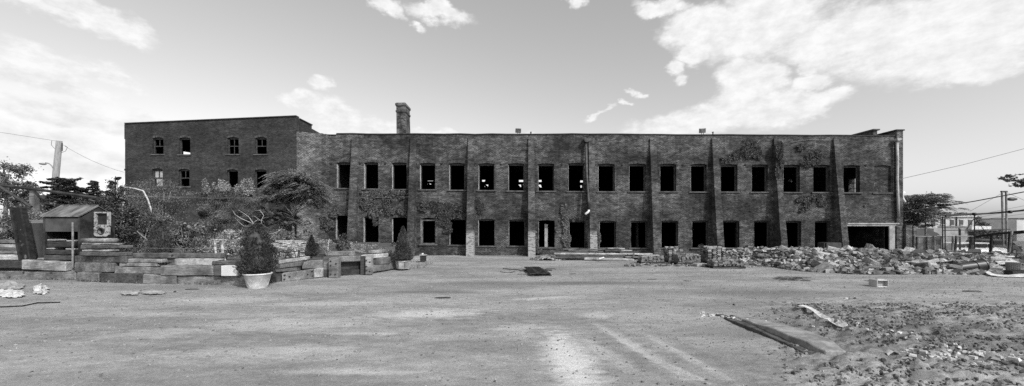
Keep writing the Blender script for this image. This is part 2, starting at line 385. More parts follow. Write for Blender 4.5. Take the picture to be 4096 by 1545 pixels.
    rk = t.noise(1.0, 5, .65, stretch=(1.2, 9, 1)); mpx = t.n('ShaderNodeSeparateXYZ'); t.l(co, mpx.inputs[0]); zone = t.math('MULTIPLY', t.ramp(t.math('SUBTRACT', mpx.outputs[0], t.math('MULTIPLY', t.math('SUBTRACT', mpx.outputs[1], 6.0), .55)), 3.0, 5.6, 0, 1), t.ramp(mpx.outputs[1], 10.5, 14.5, 1, 0))
    v1 = t.math('MULTIPLY', v1, t.math('ADD', 1.0, t.math('MULTIPLY', zone, t.ramp(rk, .35, .65, -.35, .28))))
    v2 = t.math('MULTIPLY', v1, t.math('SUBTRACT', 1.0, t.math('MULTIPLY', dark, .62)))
    t.grey(v2); t.b.inputs['Roughness'].default_value = .95; t.b.inputs['Specular IOR Level'].default_value = .1
    t.bump(t.math('ADD', t.math('MULTIPLY', fine, .7), t.math('MULTIPLY', speck, .5)), .55, .03)
    tag(np_mesh('ground', v, f, t.m, smooth=True), kind='structure')
build_ground()
# ------------------------------------------------------------------ brick buildings
FZ = 30.0; WT = .36                                  # facade plane and wall thickness
def wall_with_holes(name, outer, holes, y, thick, mat, parent):
    """outer and holes are lists of (x, z); the wall occupies y .. y+thick"""
    cu = bpy.data.curves.new(name+'_c', 'CURVE'); cu.dimensions = '2D'; cu.fill_mode = 'BOTH'; cu.extrude = thick/2
    for poly in [outer]+holes:
        sp = cu.splines.new('POLY'); sp.points.add(len(poly)-1)
        for i, (x, z) in enumerate(poly): sp.points[i].co = (x, z, 0, 1)
        sp.use_cyclic_u = True
    o = bpy.data.objects.new(name+'_c', cu); COL.objects.link(o)
    dg = bpy.context.evaluated_depsgraph_get(); me = bpy.data.meshes.new_from_object(o.evaluated_get(dg))
    bpy.data.objects.remove(o); bpy.data.curves.remove(cu)
    me.name = name
    n = len(me.vertices); a = np.empty(n*3, np.float32); me.vertices.foreach_get('co', a); a = a.reshape(-1, 3)
    b = np.stack([a[:, 0], y+thick/2+a[:, 2], a[:, 1]], 1); me.vertices.foreach_set('co', b.ravel())
    bm = bmesh.new(); bm.from_mesh(me); bmesh.ops.remove_doubles(bm, verts=bm.verts, dist=1e-4); bmesh.ops.recalc_face_normals(bm, faces=bm.faces); bm.to_mesh(me); bm.free()
    me.materials.clear()
    for p in me.polygons: p.use_smooth = False
    return link(name, me, mat, parent)
def arch_poly(px0, px1, ytop, ybot, Z, rise=3.5, jit=0.012):
    x0, x1 = XW(px0, Z), XW(px1, Z); zs = ZH(ytop+rise, Z); zb = ZH(ybot, Z); r = rise/F*Z
    pts = [(x0, zb), (x1, zb)]
    for k in range(9):
        t = k/8; pts.append((x1+(x0-x1)*t+random.uniform(-jit, jit)*(0 < k < 8), zs+r*(1-(2*t-1)**2)))
    # ragged jambs
    def side(xa, za, zb_, sgn):
        n = 7; return [(xa+random.uniform(-jit, jit), za+(zb_-za)*(i+1)/(n+1)) for i in range(n)]
    return [pts[0], pts[1]] + side(x1, zb, zs, 1) + pts[2:] + side(x0, zs, zb, -1)

upper = [(1347,1403,649,753),(1456,1513,649,755),(1568,1627,650,757),(1680,1741,652,758),(1797,1859,652,760),(1914,1978,653,761),
 (2033,2097,653,763),(2152,2217,654,764),(2273,2338,652,765),(2393,2459,655,766),(2517,2583,655,766),(2640,2705,655,766),(2763,2827,656,767),
 (2883,2950,657,767),(3007,3072,658,768),(3134,3200,659,769),(3253,3320,659,769),(3374,3440,661,770)]
lower = [(1343,1398,863,957),(1454,1514,865,970),(1568,1628,870,975),(1683,1742,872,977),(1798,1864,873,980),(1913,1979,876,984),(2035,2100,878,984),
 (2154,2219,881,990),(2277,2343,882,992),(2398,2464,883,992),(2523,2590,883,992),(2645,2713,882,992),(2768,2834,882,992),(2892,2958,882,992),
 (3016,3080,882,992),(3138,3205,883,995),(3259,3323,883,995)]
XL, XR = XW(1314, FZ), XW(3580, FZ)
mill = empty('mill_building', 'long two storey derelict brick mill with open black windows and sloping buttresses', 'building', (8, FZ, 0))
top_px = [(1314,541),(1345,541),(1347,537),(1600,538),(1900,539),(2353,538),(2700,540),(2845,541),(3250,543),(3580,545)]
top = [(XW(a, FZ), ZH(b, FZ)+random.uniform(-.012, .012)) for a, b in top_px]
topd = []
for (a, b), (c, d) in zip(top[:-1], top[1:]):
    n = max(1, int((c-a)/1.1))
    for i in range(n): topd.append((a+(c-a)*i/n, b+(d-b)*i/n+random.uniform(-.025, .02)))
topd.append(top[-1])
blind = arch_poly(3497, 3563, 662, 771, FZ, 3.0, .004)
holes = [blind] + [arch_poly(*u, FZ) for u in upper] + [arch_poly(*u, FZ) for u in lower]
gar = [(XW(3386, FZ), .02), (XW(3553, FZ), .02), (XW(3553, FZ), ZH(905, FZ)), (XW(3386, FZ), ZH(905, FZ))]
outer = [(XL, -.3), (gar[0][0], -.3), gar[0], gar[3], gar[2], gar[1], (gar[1][0], -.3), (XR, -.3)] + topd[::-1]
wall_with_holes('front_wall', outer, holes, FZ, WT, M['brick'], mill)
# coping along the roof edge
cp = MB()
for (a, b), (c, d) in zip(topd[:-1], topd[1:]):
    cp.hexa([(a, FZ-.05, b), (c, FZ-.05, d), (c, FZ+WT+.05, d), (a, FZ+WT+.05, b), (a, FZ-.05, b+.075), (c, FZ-.05, d+.075), (c, FZ+WT+.05, d+.075), (a, FZ+WT+.05, b+.075)])
cp.build('coping', M['coping'], mill)
# rest of the shell
BZ = 48.0
def rect(x0, y0, x1, y1, Z): return [(XW(x0, Z), ZH(y1, Z)), (XW(x1, Z), ZH(y1, Z)), (XW(x1, Z), ZH(y0, Z)), (XW(x0, Z), ZH(y0, Z))]
def pol(pts, Z): return [(XW(a, Z), ZH(b, Z)) for a, b in pts]
bh = [rect(1708,722.3,1732,724.6,BZ), pol([(1707,735),(1711,734),(1711,738)],BZ), pol([(1714,734),(1724,734),(1724,739)],BZ), pol([(1729,734),(1732,735),(1731,737)],BZ),
 pol([(1928,719),(1942,719),(1938,727),(1928,727)],BZ), pol([(1942,738),(1953,738),(1952,746)],BZ), pol([(1937,745),(1940,743),(1939,748)],BZ),
 rect(2076,719,2167,728,BZ), pol([(2073,738),(2084,738),(2085,749),(2082,748)],BZ), pol([(2090,738),(2120,738),(2120,749),(2100,749)],BZ), pol([(2150,738),(2164,738),(2168,750),(2161,750)],BZ),
 rect(2321,721,2352,730,BZ), rect(2322,741,2329,751,BZ), rect(2331,741,2337,751,BZ), rect(2339,741,2350,751,BZ),
 pol([(1700,741),(1703,741),(1703,744)],BZ)]
XE = XW(3600, FZ)
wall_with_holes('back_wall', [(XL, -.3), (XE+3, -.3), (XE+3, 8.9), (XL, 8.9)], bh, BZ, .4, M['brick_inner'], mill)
sh = MB(); sh.box(XL, XL+.35, FZ+WT, BZ, -.3, 9.0); sh.build('side_wall', M['brick_dark'], mill)
# gable end wall with raised parapet and its thick cap
ew = MB(); xa, xb = XW(3581, FZ), XW(3606, FZ); zt = ZH(525, FZ)

eo = wall_with_holes('end_wall', [(FZ-.12, -1.2), (BZ+.4, -1.2), (BZ+.4, zt), (FZ-.12, zt)], [[(32.9, 5.02), (34.15, 5.02), (34.15, 6.25), (32.9, 6.25)], [(41.0, 6.75), (41.7, 6.8), (41.6, 7.05), (41.2, 7.1)], [(40.6, 6.6), (41.0, 6.6), (41.0, 6.66), (40.6, 6.68)]], 0, xb-xa, M['brick'], mill)
for v in eo.data.vertices: v.co = (xa+v.co.y, v.co.x, v.co.z)
eb = bmesh.new(); eb.from_mesh(eo.data); bmesh.ops.recalc_face_normals(eb, faces=eb.faces); eb.to_mesh(eo.data); eb.free()
wb2 = MB()
for q in (33.3, 33.72): wb2.box(xa+.1, xa+.15, q-.02, q+.02, 5.02, 6.25)
for q in (5.4, 5.85): wb2.box(xa+.09, xa+.16, 32.9, 34.15, q-.02, q+.02)
wb2.build('window_frame', M['sash_dark'], mill)
cap = MB(); cap.box(xa-.1, xb+.06, FZ-.2, BZ+.5, zt, zt+.09); cap.build('coping', M['coping'], mill)
zz = ZH(517, 31.0); 
fw = MB(); fw.box(XW(3494, 31), XW(3509, 31), 31, 40, 8.2, zz-.1); fw.build('fire_wall', M['brick_pier'], mill)
fc = MB(); fc.box(XW(3489, 31), XW(3516, 31), 30.9, 40.1, zz-.1, zz); fc.build('coping', M['sill'], mill)
rf = MB(); rf.box(XL+.35, xa-.01, FZ+WT, BZ, 8.55, 8.75); rf.build('roof', M['roof'], mill)
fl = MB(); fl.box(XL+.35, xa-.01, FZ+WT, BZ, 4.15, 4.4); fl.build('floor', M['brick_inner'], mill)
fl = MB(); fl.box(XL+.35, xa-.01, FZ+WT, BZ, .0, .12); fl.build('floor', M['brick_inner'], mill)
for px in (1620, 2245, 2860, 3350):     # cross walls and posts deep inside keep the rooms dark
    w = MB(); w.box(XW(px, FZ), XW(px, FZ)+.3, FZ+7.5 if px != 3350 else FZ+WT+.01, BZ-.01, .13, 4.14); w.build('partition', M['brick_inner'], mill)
for px in (2548, 2945):
    w = MB(); w.tube([(XW(px, 33), 33, .13), (XW(px, 33), 33, 4.14)], .12, 10); w.build('column', M['sash_dark'], mill)

# windows: arch, sill and what is left of the frames
def window(u, Z, parent, is_upper, idx):
    px0, px1, yt, yb = u; x0, x1 = XW(px0, Z), XW(px1, Z); zt = ZH(yt, Z); zb = ZH(yb, Z)
    ar = MB(); n = 17; rise = 3.5/F*Z; w = x1-x0
    for k in range(n):                      # soldier course over the opening
        t0 = k/n+.008; t1 = (k+1)/n-.008
        def zc(t): return zt-rise+rise*(1-(2*t-1)**2)
        xa_ = x0-.06+(w+.12)*t0; xb_ = x0-.06+(w+.12)*t1; h = .19+random.uniform(-.012, .012); y = Z-.012-random.uniform(0, .008)
        ar.hexa([(xa_, y, zc(t0)+.004), (xb_, y, zc(t1)+.004), (xb_, Z+.05, zc(t1)+.004), (xa_, Z+.05, zc(t0)+.004),
                 (xa_, y, zc(t0)+h), (xb_, y, zc(t1)+h), (xb_, Z+.05, zc(t1)+h), (xa_, Z+.05, zc(t0)+h)])
    a = ar.build('window', M['arch'], parent)
    s = MB(); s.box(x0-.15, x1+.15, Z-.09, Z+WT-.02, zb-.10, zb+.002); s.build('window_sill', M['sill'], a, bevel=.012)
    return a, x0, x1, zb, zt
for i, u in enumerate(upper):
    a, x0, x1, zb, zt = window(u, FZ, mill, True, i)
    f = MB()
    f.box(x0-.02, x0+.07, FZ+.24, FZ+.33, zb, zt-.1); f.box(x1-.07, x1+.02, FZ+.24, FZ+.33, zb, zt-.1); f.box(x0, x1, FZ+.245, FZ+.325, zt-.16, zt)
    f.build('window_frame', M['sash_dark'], a)
    rv = MB(); rv.box(x0-.004, x0+.02, FZ+.03, FZ+.235, zb+.01, zt-.16); rv.build('window_reveal', M['reveal'], a)  # left jamb only: its sunlight is painted by the pale liner
for i, u in enumerate(lower):
    a, x0, x1, zb, zt = window(u, FZ, mill, False, i)
    f = MB()
    if i == 3:
        f.box(x0+.03, x0+.13, FZ+.12, FZ+.22, zb, zt-.1); f.box(x1-.06, x1+.02, FZ+.12, FZ+.22, zb, zt-.1); f.box(x0+.13, x1-.06, FZ+.12, FZ+.22, zt-.22, zt-.12); f.box(x0+.13, x1-.06, FZ+.12, FZ+.22, zb, zb+.08)
        f.build('window_frame', M['sash'], a)
    elif i not in (0, 2, 7):
        f.box(x0-.02, x0+.05, FZ+.25, FZ+.33, zb, zt-.1); f.box(x1-.05, x1+.02, FZ+.25, FZ+.33, zb, zt-.1); f.box(x0-.02, x1+.02, FZ+.245, FZ+.335, zt-.14, zt)
        f.build('window_frame', M['sash_dark'], a)
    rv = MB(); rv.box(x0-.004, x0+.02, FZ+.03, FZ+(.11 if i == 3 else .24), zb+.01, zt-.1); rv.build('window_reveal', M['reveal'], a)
# bricked up window: shallow recess framed by its arch
bx0, bx1, bz1, bz0 = XW(3497, FZ), XW(3563, FZ), ZH(662, FZ), ZH(771, FZ)
r_ = MB(); r_.box(bx0-.1, bx1+.1, FZ+.13, FZ+.3, bz0-.1, bz1+.12)
bw_ = r_.build('blind_window', M['brick'], mill)
r_ = MB(); r_.box(bx0-.14, bx1+.14, FZ-.08, FZ+.129, bz0-.09, bz0+.003); r_.build('window_sill', M['sill'], bw_)

# sloping buttresses (top px pair, width m)
for k, (a, b) in enumerate(((1410,1437),(1643,1665),(1873,1897),(2113,2136),(2353,2376),(2598,2622),(2845,2867),(3092,3112),(3330,3350))):
    x0, x1 = XW(a, FZ), XW(b, FZ); zt = ZH(551+k*.6, FZ); z0 = -.3; d0 = 1.12; m = MB(); n = 12
    vs = []; fs = []
    for j in range(n+1):
        t = j/n; z = z0+(zt-z0)*t; d = d0*(1-t)+.12*t+random.uniform(-.01, .01); e = .05*(1-t)
        vs += [(x0-e, FZ-d, z), (x1+e, FZ-d, z), (x1+e, FZ+.02, z), (x0-e, FZ+.02, z)]
    for j in range(n):
        b_ = j*4
        for q in range(4): fs.append((b_+q, b_+(q+1) % 4, b_+4+(q+1) % 4, b_+4+q))
    fs.append((3, 2, 1, 0)); fs.append(tuple(n*4+q for q in range(4)))
    m.add(vs, fs); m.build('buttress', M['brick_pier_light'] if k in (2, 3, 4) else M['brick_pier'], mill)

# garage opening: concrete lintel, jamb
g = MB(); g.box(XW(3384, FZ), XW(3581, FZ), FZ-.10, FZ+.3, ZH(905, FZ), ZH(894, FZ)); g.box(XW(3383, FZ), XW(3590, FZ), FZ-.17, FZ-.10, ZH(898, FZ), ZH(892.5, FZ))
g.build('garage_lintel', M['concrete'], mill, bevel=.01)
g = MB(); g.box(XW(3553, FZ), XW(3576, FZ), FZ-.09, FZ+.3, -.2, ZH(905, FZ)-.003); g.build('garage_jamb', M['concrete'], mill, bevel=.012)
# iron tie-rod anchors
for x, y in ((1324,655),(1439,655),(1541,655),(1665,655),(1766,655),(1898,656),(2004,658),(2138,656),(2247,658),(2380,659),(2488,659),(2625,658),(2731,660),(2981,660),(3463,662),(3456,827),(3604,640)):
    if x == 3604: continue
    m = MB(); c = P(x, y, FZ); r = .10
    pts = [(c.x+(r if q % 2 == 0 else r*.45)*math.sin(q*math.pi/5), c.z+(r if q % 2 == 0 else r*.45)*math.cos(q*math.pi/5)) for q in range(10)]
    m.prism(pts, FZ-.05, FZ+.01); m.build('wall_anchor', M['iron'], mill)
# downpipes
m = MB(); m.tube([P(2344,571,FZ-.25), P(2347,700,FZ-.45), P(2354,800,FZ-.75), P(2356,838,FZ-.85)], .095, 10); dp = m.build('downpipe', M['pipe_dark'], mill, smooth=True)
m = MB(); c = P(2345, 562, FZ-.25); m.prism([(c.x-.18, c.z+.12), (c.x+.2, c.z+.12), (c.x+.2, c.z-.02), (c.x+.1, c.z-.16), (c.x-.1, c.z-.16), (c.x-.18, c.z-.02)], FZ-.45, FZ-.02); m.build('hopper', M['pipe_dark'], dp)
m = MB(); m.tube([P(2355,840,FZ-.86), P(2355,845,FZ-.87), P(2351,850,FZ-.95), P(2341,857,FZ-1.05)], .085, 10); m.build('elbow', M['pipe_white'], dp, smooth=True)
m = MB(); m.tube([P(3588,566,FZ-.22), P(3590,640,FZ-.22), P(3589,720,FZ-.22), P(3592,800,FZ-.22), P(3594,868,FZ-.22)], .085, 10); dp = m.build('downpipe', M['pipe_light'], mill, smooth=True)
c = P(3588, 560, FZ-.22); m = MB(); m.box(c.x-.15, c.x+.15, FZ-.42, FZ-.13, c.z-.05, c.z+.09); m.box(c.x-.11, c.x+.11, FZ-.38, FZ-.13, c.z-.12, c.z-.05); m.build('hopper', M['pipe_light'], dp)
m = MB(); m.tube([P(3617,770,FZ+.1), P(3609,775,FZ+.1), P(3606,784,FZ+.1), P(3611,796,FZ+.1), P(3619,810,FZ+.1)], .10, 10); m.build('drain_elbow', M['pipe_white'], mill, smooth=True)
# low brick stub beside the corner
m = MB(); m.box(XW(3608, FZ), XW(3640, 29.9), FZ-.3, FZ+2.5, -1.1, ZH(901, FZ)); m.box(XW(3640, 29.9)+.004, XW(3653, 29.9), FZ-.35, FZ+2.4, -1.1, ZH(903, FZ)); 
wb = tag(m.build('brick_stub_wall', M['brick']), 'crumbling low brick wall stub beside the last corner of the mill', 'wall')

# chimney
def chimney():
    e = empty('chimney_root', None, None)
    Z = 31.6; x0 = XW(1594, Z); w = .74; d = 1.5; M1 = Matrix.Translation((x0+w/2, Z+d/2, 0)) @ Matrix.Rotation(math.radians(-1.0), 4, 'Y')
    m = MB(); zt = ZH(410, Z); zb = 8.6; H = zt-zb
    n = 10
    rows = []
    for j in range(n+1):
        t = j/n; s = 1.0-.05*t; z = zb+H*t; rows.append((s, z))
    vs = []; fs = []
    for s, z in rows:
        vs += [M1 @ Vector(p) for p in ((-w/2*s, -d/2*s, z), (w/2*s, -d/2*s, z), (w/2*s, d/2*s, z), (-w/2*s, d/2*s, z))]
    for j in range(n):
        for q in range(4): fs.append((j*4+q, j*4+(q+1) % 4, j*4+4+(q+1) % 4, j*4+4+q))
    fs.append(tuple(n*4+q for q in range(4))); m.add(vs, fs)
    for (za, zb_, o) in ((ZH(421, Z), ZH(413, Z), .07), (ZH(424, Z), ZH(421, Z), .035), (ZH(447, Z), ZH(441, Z), .05), (ZH(450, Z), ZH(447, Z), .025)):
        m.box(-w/2-o+.02, w/2+o-.02, -d/2-o+.02, d/2+o-.02, za+.001, zb_-.001, M1)
    bpy.data.objects.remove(e)
    return m.build('chimney', M['brick_chimney'], mill)
chimney()

# link wall and three storey block
LZ = 34.0
blk = empty('warehouse_block', 'dark brick three storey block with a sloping roofline and small arched windows', 'building', (XW(850, LZ), LZ, 0))
w3 = [(610,654,550,617),(716,761,550,618),(909,955,549,617),(1020,1067,549,617),(607,651,674,745),(714,758,676,746),(907,952,678,750),(1018,1066,678,753)]
X0, X1 = XW(500, LZ), XW(1186, LZ)
hl = [arch_poly(*u, LZ, rise=5) for u in w3]
tops = [(XW(500+ (1186-500)*i/12, LZ), ZH(496+(466-496)*i/12, LZ)) for i in range(13)]
wall_with_holes('front_wall', [(X0, -.3), (X1, -.3)]+tops[::-1], hl, LZ, .36, M['brick_dark'], blk)
cp = MB()
for (a, b), (c, d) in zip(tops[:-1], tops[1:]):
    cp.hexa([(a-.0, LZ-.08, b), (c, LZ-.08, d), (c, LZ+.45, d), (a, LZ+.45, b), (a, LZ-.08, b+.08), (c, LZ-.08, d+.08), (c, LZ+.45, d+.08), (a, LZ+.45, b+.08)])
cp.build('coping', M['coping'], blk)
# right side: raised parapet then a lower roof slope
zr = tops[-1][1]; zl = tops[0][1]
m = MB(); m.box(X1-.36, X1-.001, LZ+.361, LZ+2.6, -.3, zr-.12); m.box(X1-.4, X1+.06, LZ+.46, LZ+2.65, zr-.12, zr-.03)
m.build('side_wall', M['brick_dark'], blk)
m = MB(); m.hexa([(X1-.36, LZ+2.66, -.3), (X1-.001, LZ+2.66, -.3), (X1-.001, LZ+5, -.3), (X1-.36, LZ+5, -.3), (X1-.36, LZ+2.66, zr-.42), (X1-.001, LZ+2.66, zr-.42), (X1-.001, LZ+5, zr-.5), (X1-.36, LZ+5, zr-.5)])
m.build('side_wall', M['brick_dark'], blk)
m = MB(); m.box(X0, X0+.36, LZ+.361, LZ+5, -.3, zl-.3); m.box(X0-.06, X0+.001, LZ, LZ+.3, zl-1.3, zl-.02); m.box(X0-.07, X0+.001, LZ, LZ+.3, 6.95, 7.1); m.build('side_wall', M['brick_dark'], blk)
RZ = LZ+5
wall_with_holes('back_wall', [(X0, -.3), (X1, -.3), (X1, zl+.1), (X0, zl+.1)],
    [pol([(620,579),(646,588),(646,617),(620,617)], RZ), pol([(722,604),(764,611),(764,622),(722,622)], RZ)], RZ, .36, M['brick_inner'], blk)
m = MB(); m.hexa([(X0+.36, LZ+.37, zl-.75), (X1-.37, LZ+.37, zl-.75), (X1-.37, RZ, zl-.35), (X0+.36, RZ, zl-.35), (X0+.36, LZ+.37, zl-.6), (X1-.37, LZ+.37, zl-.6), (X1-.37, RZ, zl-.2), (X0+.36, RZ, zl-.2)])
m.build('roof', M['roof'], blk)
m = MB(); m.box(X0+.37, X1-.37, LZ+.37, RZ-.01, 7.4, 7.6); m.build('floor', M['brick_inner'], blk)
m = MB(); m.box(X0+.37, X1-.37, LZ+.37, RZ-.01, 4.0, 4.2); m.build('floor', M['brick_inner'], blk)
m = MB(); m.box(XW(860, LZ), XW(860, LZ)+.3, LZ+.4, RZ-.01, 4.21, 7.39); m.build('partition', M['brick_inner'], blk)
for i, u in enumerate(w3):
    px0, px1, yt, yb = u; x0, x1 = XW(px0, LZ), XW(px1, LZ); zt = ZH(yt, LZ); zb = ZH(yb, LZ); w = x1-x0
    ar = MB(); n = 15; rise = 5/F*LZ
    for k in range(n):
        t0 = k/n+.01; t1 = (k+1)/n-.01
        def zc(t): return zt-rise+rise*(1-(2*t-1)**2)
        xa_ = x0-.05+(w+.1)*t0; xb_ = x0-.05+(w+.1)*t1; h = .17; y = LZ-.012
        ar.hexa([(xa_, y, zc(t0)+.004), (xb_, y, zc(t1)+.004), (xb_, LZ+.05, zc(t1)+.004), (xa_, LZ+.05, zc(t0)+.004), (xa_, y, zc(t0)+h), (xb_, y, zc(t1)+h), (xb_, LZ+.05, zc(t1)+h), (xa_, LZ+.05, zc(t0)+h)])
    a = ar.build('window', M['arch'], blk)
    s = MB(); s.box(x0-.12, x1+.12, LZ-.07, LZ+.34, zb-.1, zb+.002); s.build('window_sill', M['sill'], a)
    f = MB(); y0, y1 = LZ+.16, LZ+.22; b = .06
    f.box(x0, x0+b, y0, y1, zb, zt-.08); f.box(x1-b, x1, y0, y1, zb, zt-.08); f.box(x0+b, x1-b, y0, y1, zt-.16, zt)
    zm = (zb+zt)/2-.02
    if i in (0, 2, 3, 4, 5): f.box(x0+b, x1-b, y0, y1, zm-.03, zm+.03)
    if i in (0, 2, 3, 4, 5): f.box((x0+x1)/2-.02, (x0+x1)/2+.02, y0+.01, y1-.01, zm+.03, zt-.16)
    if i in (2,): f.box((x0+x1)/2-.02, (x0+x1)/2+.02, y0+.01, y1-.01, zb, zm-.03)
    f.build('window_frame', M['sash_dark'], a)
    if i == 4:
        c = MB()
        for (xa_, xb_) in ((x0+.1, x0+.44), (x0+.5, x1-.08)): c.box(xa_, xb_, LZ+.24, LZ+.25, zm+.03, zt-.2)
        c.hexa([(x0+.22, LZ+.26, zb), (x1-.25, LZ+.26, zb), (x1-.25, LZ+.27, zb), (x0+.22, LZ+.27, zb), (x0+.18, LZ+.26, zm-.05), (x1-.1, LZ+.26, zm-.03), (x1-.1, LZ+.27, zm-.03), (x0+.18, LZ+.27, zm-.05)])
        c.build('curtain', M['curtain'], a)
# link wall: starts nearer than the block, runs back to the mill corner; a return wall behind it meets the block
pts = [(XW(1187, 28.9), 28.9, ZH(527, 28.9)), (XW(1236, 29.42), 29.42, ZH(530, 29.42)), (XW(1286, FZ-.02), FZ-.02, ZH(534, FZ)), (XW(1314.4, FZ-.02), FZ-.02, ZH(538, FZ))]
lw = MB(); n = 0; vs = []
for (a, b) in zip(pts[:-1], pts[1:]):
    for i in range(5):
        t = i/5; vs.append(tuple(a[q]+(b[q]-a[q])*t for q in range(3)))
vs.append(pts[-1]); V = []; fs = []
for i, (x, y, z) in enumerate(vs):
    z += random.uniform(-.03, .02); V += [(x, y, -.3), (x, y, z), (x, y+.34, z), (x, y+.34, -.3)]
for i in range(len(vs)-1):
    for q in range(4): fs.append((i*4+q, i*4+4+q, i*4+4+(q+1) % 4, i*4+(q+1) % 4))
k = (len(vs)-1)*4; fs += [(0, 1, 2, 3), (k+3, k+2, k+1, k)]
lw.add(V, fs)
lw.box(XW(1187, 28.9)+.002, XW(1187, 28.9)+.3, 29.3, LZ-.01, -.3, ZH(527, 28.9)-.05)
tag(lw.build('connecting_wall', M['brick_link']), 'pale weathered brick wall joining the mill to the taller dark block', 'wall')

# roof fittings
def floodlight(px, lean, label):
    c = P(px, 523, 30.4); e = empty('floodlight', label, 'floodlight', (c.x, c.y, 9.15), 'floodlights on the roof edge')
    R = Matrix.Translation(c) @ Matrix.Rotation(math.radians(lean), 4, 'Y') @ Matrix.Rotation(math.radians(12), 4, 'X')
    m = MB(); m.box(-.22, .22, -.1, .14, -.17, .17, R); m.build('housing', M['metal_mid'], e, bevel=.02)
    m = MB(); m.box(-.18, .18, -.115, -.1, -.13, .13, R); m.build('lens', M['sash'], e)
    m = MB()
    for s in (-.07, .07): m.box(c.x+s-.015, c.x+s+.015, c.y-.015, c.y+.015, 9.14, c.z-.15)
    m.build('bracket', M['iron'], e)
floodlight(2073, 4, 'boxy floodlight on the roof edge above the middle of the mill')
floodlight(2810, -5, 'boxy floodlight on the roof edge nearer the far gable end')
for px, lab in ((2123.5, 'short vent stub on the roof edge beside the middle floodlight'), (2851.5, 'short vent stub on the roof edge at a buttress head')):
    c = P(px, 534, 30.3); m = MB(); m.tube([(c.x, c.y, 9.1), (c.x, c.y, ZH(528.5, 30.3))], .045, 8)
    m.box(c.x-.06, c.x+.06, c.y-.06, c.y+.06, ZH(530, 30.3), ZH(528, 30.3)); tag(m.build('vent_pipe', M['iron']), lab, 'pipe')
# ------------------------------------------------------------------ foliage
def leafmat(name, lo, hi, spec=.3, rough=.55, trans=.25):
    t = NT(name); g = t.n('ShaderNodeNewGeometry'); v = t.ramp(g.outputs['Random Per Island'], 0, 1, lo, hi, False)
    n = t.noise(1.3, 3, .6); v = t.math('MULTIPLY', v, t.ramp(n, .35, .65, .7, 1.3)); t.grey(v)
    t.b.inputs['Roughness'].default_value = rough; t.b.inputs['Specular IOR Level'].default_value = spec
    tr = t.n('ShaderNodeBsdfTranslucent'); c = t.n('ShaderNodeCombineColor')
    for i in range(3): t.l(t.math('MULTIPLY', v, 1.3), c.inputs[i])
    t.l(c.outputs[0], tr.inputs[0]); mx = t.n('ShaderNodeMixShader'); mx.inputs[0].default_value = trans
    t.l(t.b.outputs[0], mx.inputs[1]); t.l(tr.outputs[0], mx.inputs[2]); t.l(mx.outputs[0], t.out.inputs[0])
    return t.m
M['leaf'] = leafmat('leaf_mid', .06, .21); M['leaf_dark'] = leafmat('leaf_dark', .03, .12); M['leaf_light'] = leafmat('leaf_light', .16, .44)
M['leaf_pale'] = leafmat('leaf_pale', .2, .5); M['needle'] = leafmat('needle_dark', .026, .11, trans=.1); M['needle_mid'] = leafmat('needle_mid', .03, .12, trans=.1)
M['ivy'] = leafmat('ivy_leaf', .03, .15); M['ivy_dry'] = leafmat('ivy_dry_leaf', .03, .09)
M['frond'] = leafmat('frond_leaf', .07, .27, trans=.35); M['bark'] = plain('bark', .1, .2, 8, .95, .5, stretch=(3, 3, .6)); M['bark_pale'] = plain('bark_pale', .26, .42, 8, .9, .4); M['bark_dark'] = plain('bark_dark', .03, .07, 8, .9, .4)
M['soil'] = plain('garden_soil', .05, .1, 2, .95, .5)

def leaf_arrays(c, d, up, ln, wd):
    """c centres, d direction of the leaf, up rough normal; arrays (n,3),(n,3),(n,3),(n,),(n,)"""
    d = d/np.maximum(np.linalg.norm(d, axis=1, keepdims=True), 1e-6)
    s = np.cross(d, up); s /= np.maximum(np.linalg.norm(s, axis=1, keepdims=True), 1e-6)
    ln = ln[:, None]; wd = wd[:, None]
    a = c-d*ln*.5; b = c+s*wd*.5-d*ln*.05; e = c+d*ln*.5; f = c-s*wd*.5-d*ln*.05
    v = np.stack([a, b, e, f], 1).reshape(-1, 3); n = len(c)
    return v, np.arange(n*4).reshape(n, 4)
def rdir(n): 
    v = rng.normal(size=(n, 3)); return v/np.linalg.norm(v, axis=1, keepdims=True)
class Leaves:
    def __init__(s): s.v = []; s.f = []; s.n = 0
    def add(s, v, f): s.v.append(v); s.f.append(f+s.n); s.n += len(v)
    def scatter(s, c, ln=(.08, .14), asp=.55, droop=.3, facing=None):
        n = len(c)
        if n == 0: return
        d = rdir(n); d[:, 2] = d[:, 2]*.6-droop
        up = rdir(n)+np.array([0, -.35, .75]) if facing is None else rdir(n)*.6+np.array(facing)
        l = rng.uniform(ln[0], ln[1], n); s.add(*leaf_arrays(c, d, up, l, l*asp))
    def build(s, name, mat, parent=None):
        return np_mesh(name, np.concatenate(s.v), np.concatenate(s.f), mat, parent)
def clump_pts(center, rad, n, nclump=None, spread=.28, shell=.55):
    """points in an ellipsoid, gathered in clumps that make an uneven outline"""
    nclump = nclump or max(6, n//90)
    u = rdir(nclump)*(rng.uniform(shell, 1.0, (nclump, 1))); cc = u*np.array(rad)
    w = rng.uniform(.5, 1.5, nclump); k = rng.choice(nclump, n, p=w/w.sum())
    sp = spread*np.array(rad)*rng.uniform(.6, 1.4, (nclump, 1))[k]
    return np.array(center)+cc[k]+rng.normal(size=(n, 3))*sp*.6
def limbs(base, r, targets, name, mat, parent, bend=.12, n=7, thin=.25):
    m = MB()
    for tg in targets:
        a = Vector(base); b = Vector(tg); pts = []; rs = []
        for i in range(n+1):
            t = i/n; p = a.lerp(b, t); k = math.sin(math.pi*t)*bend*(b-a).length
            p += Vector((random.uniform(-1, 1), random.uniform(-1, 1), random.uniform(-.3, 1)))*k*.35; pts.append(p); rs.append(r*(1-t)+r*thin*t)
        m.tube(pts, rs, 6)
    return m.build(name, mat, parent, smooth=True)

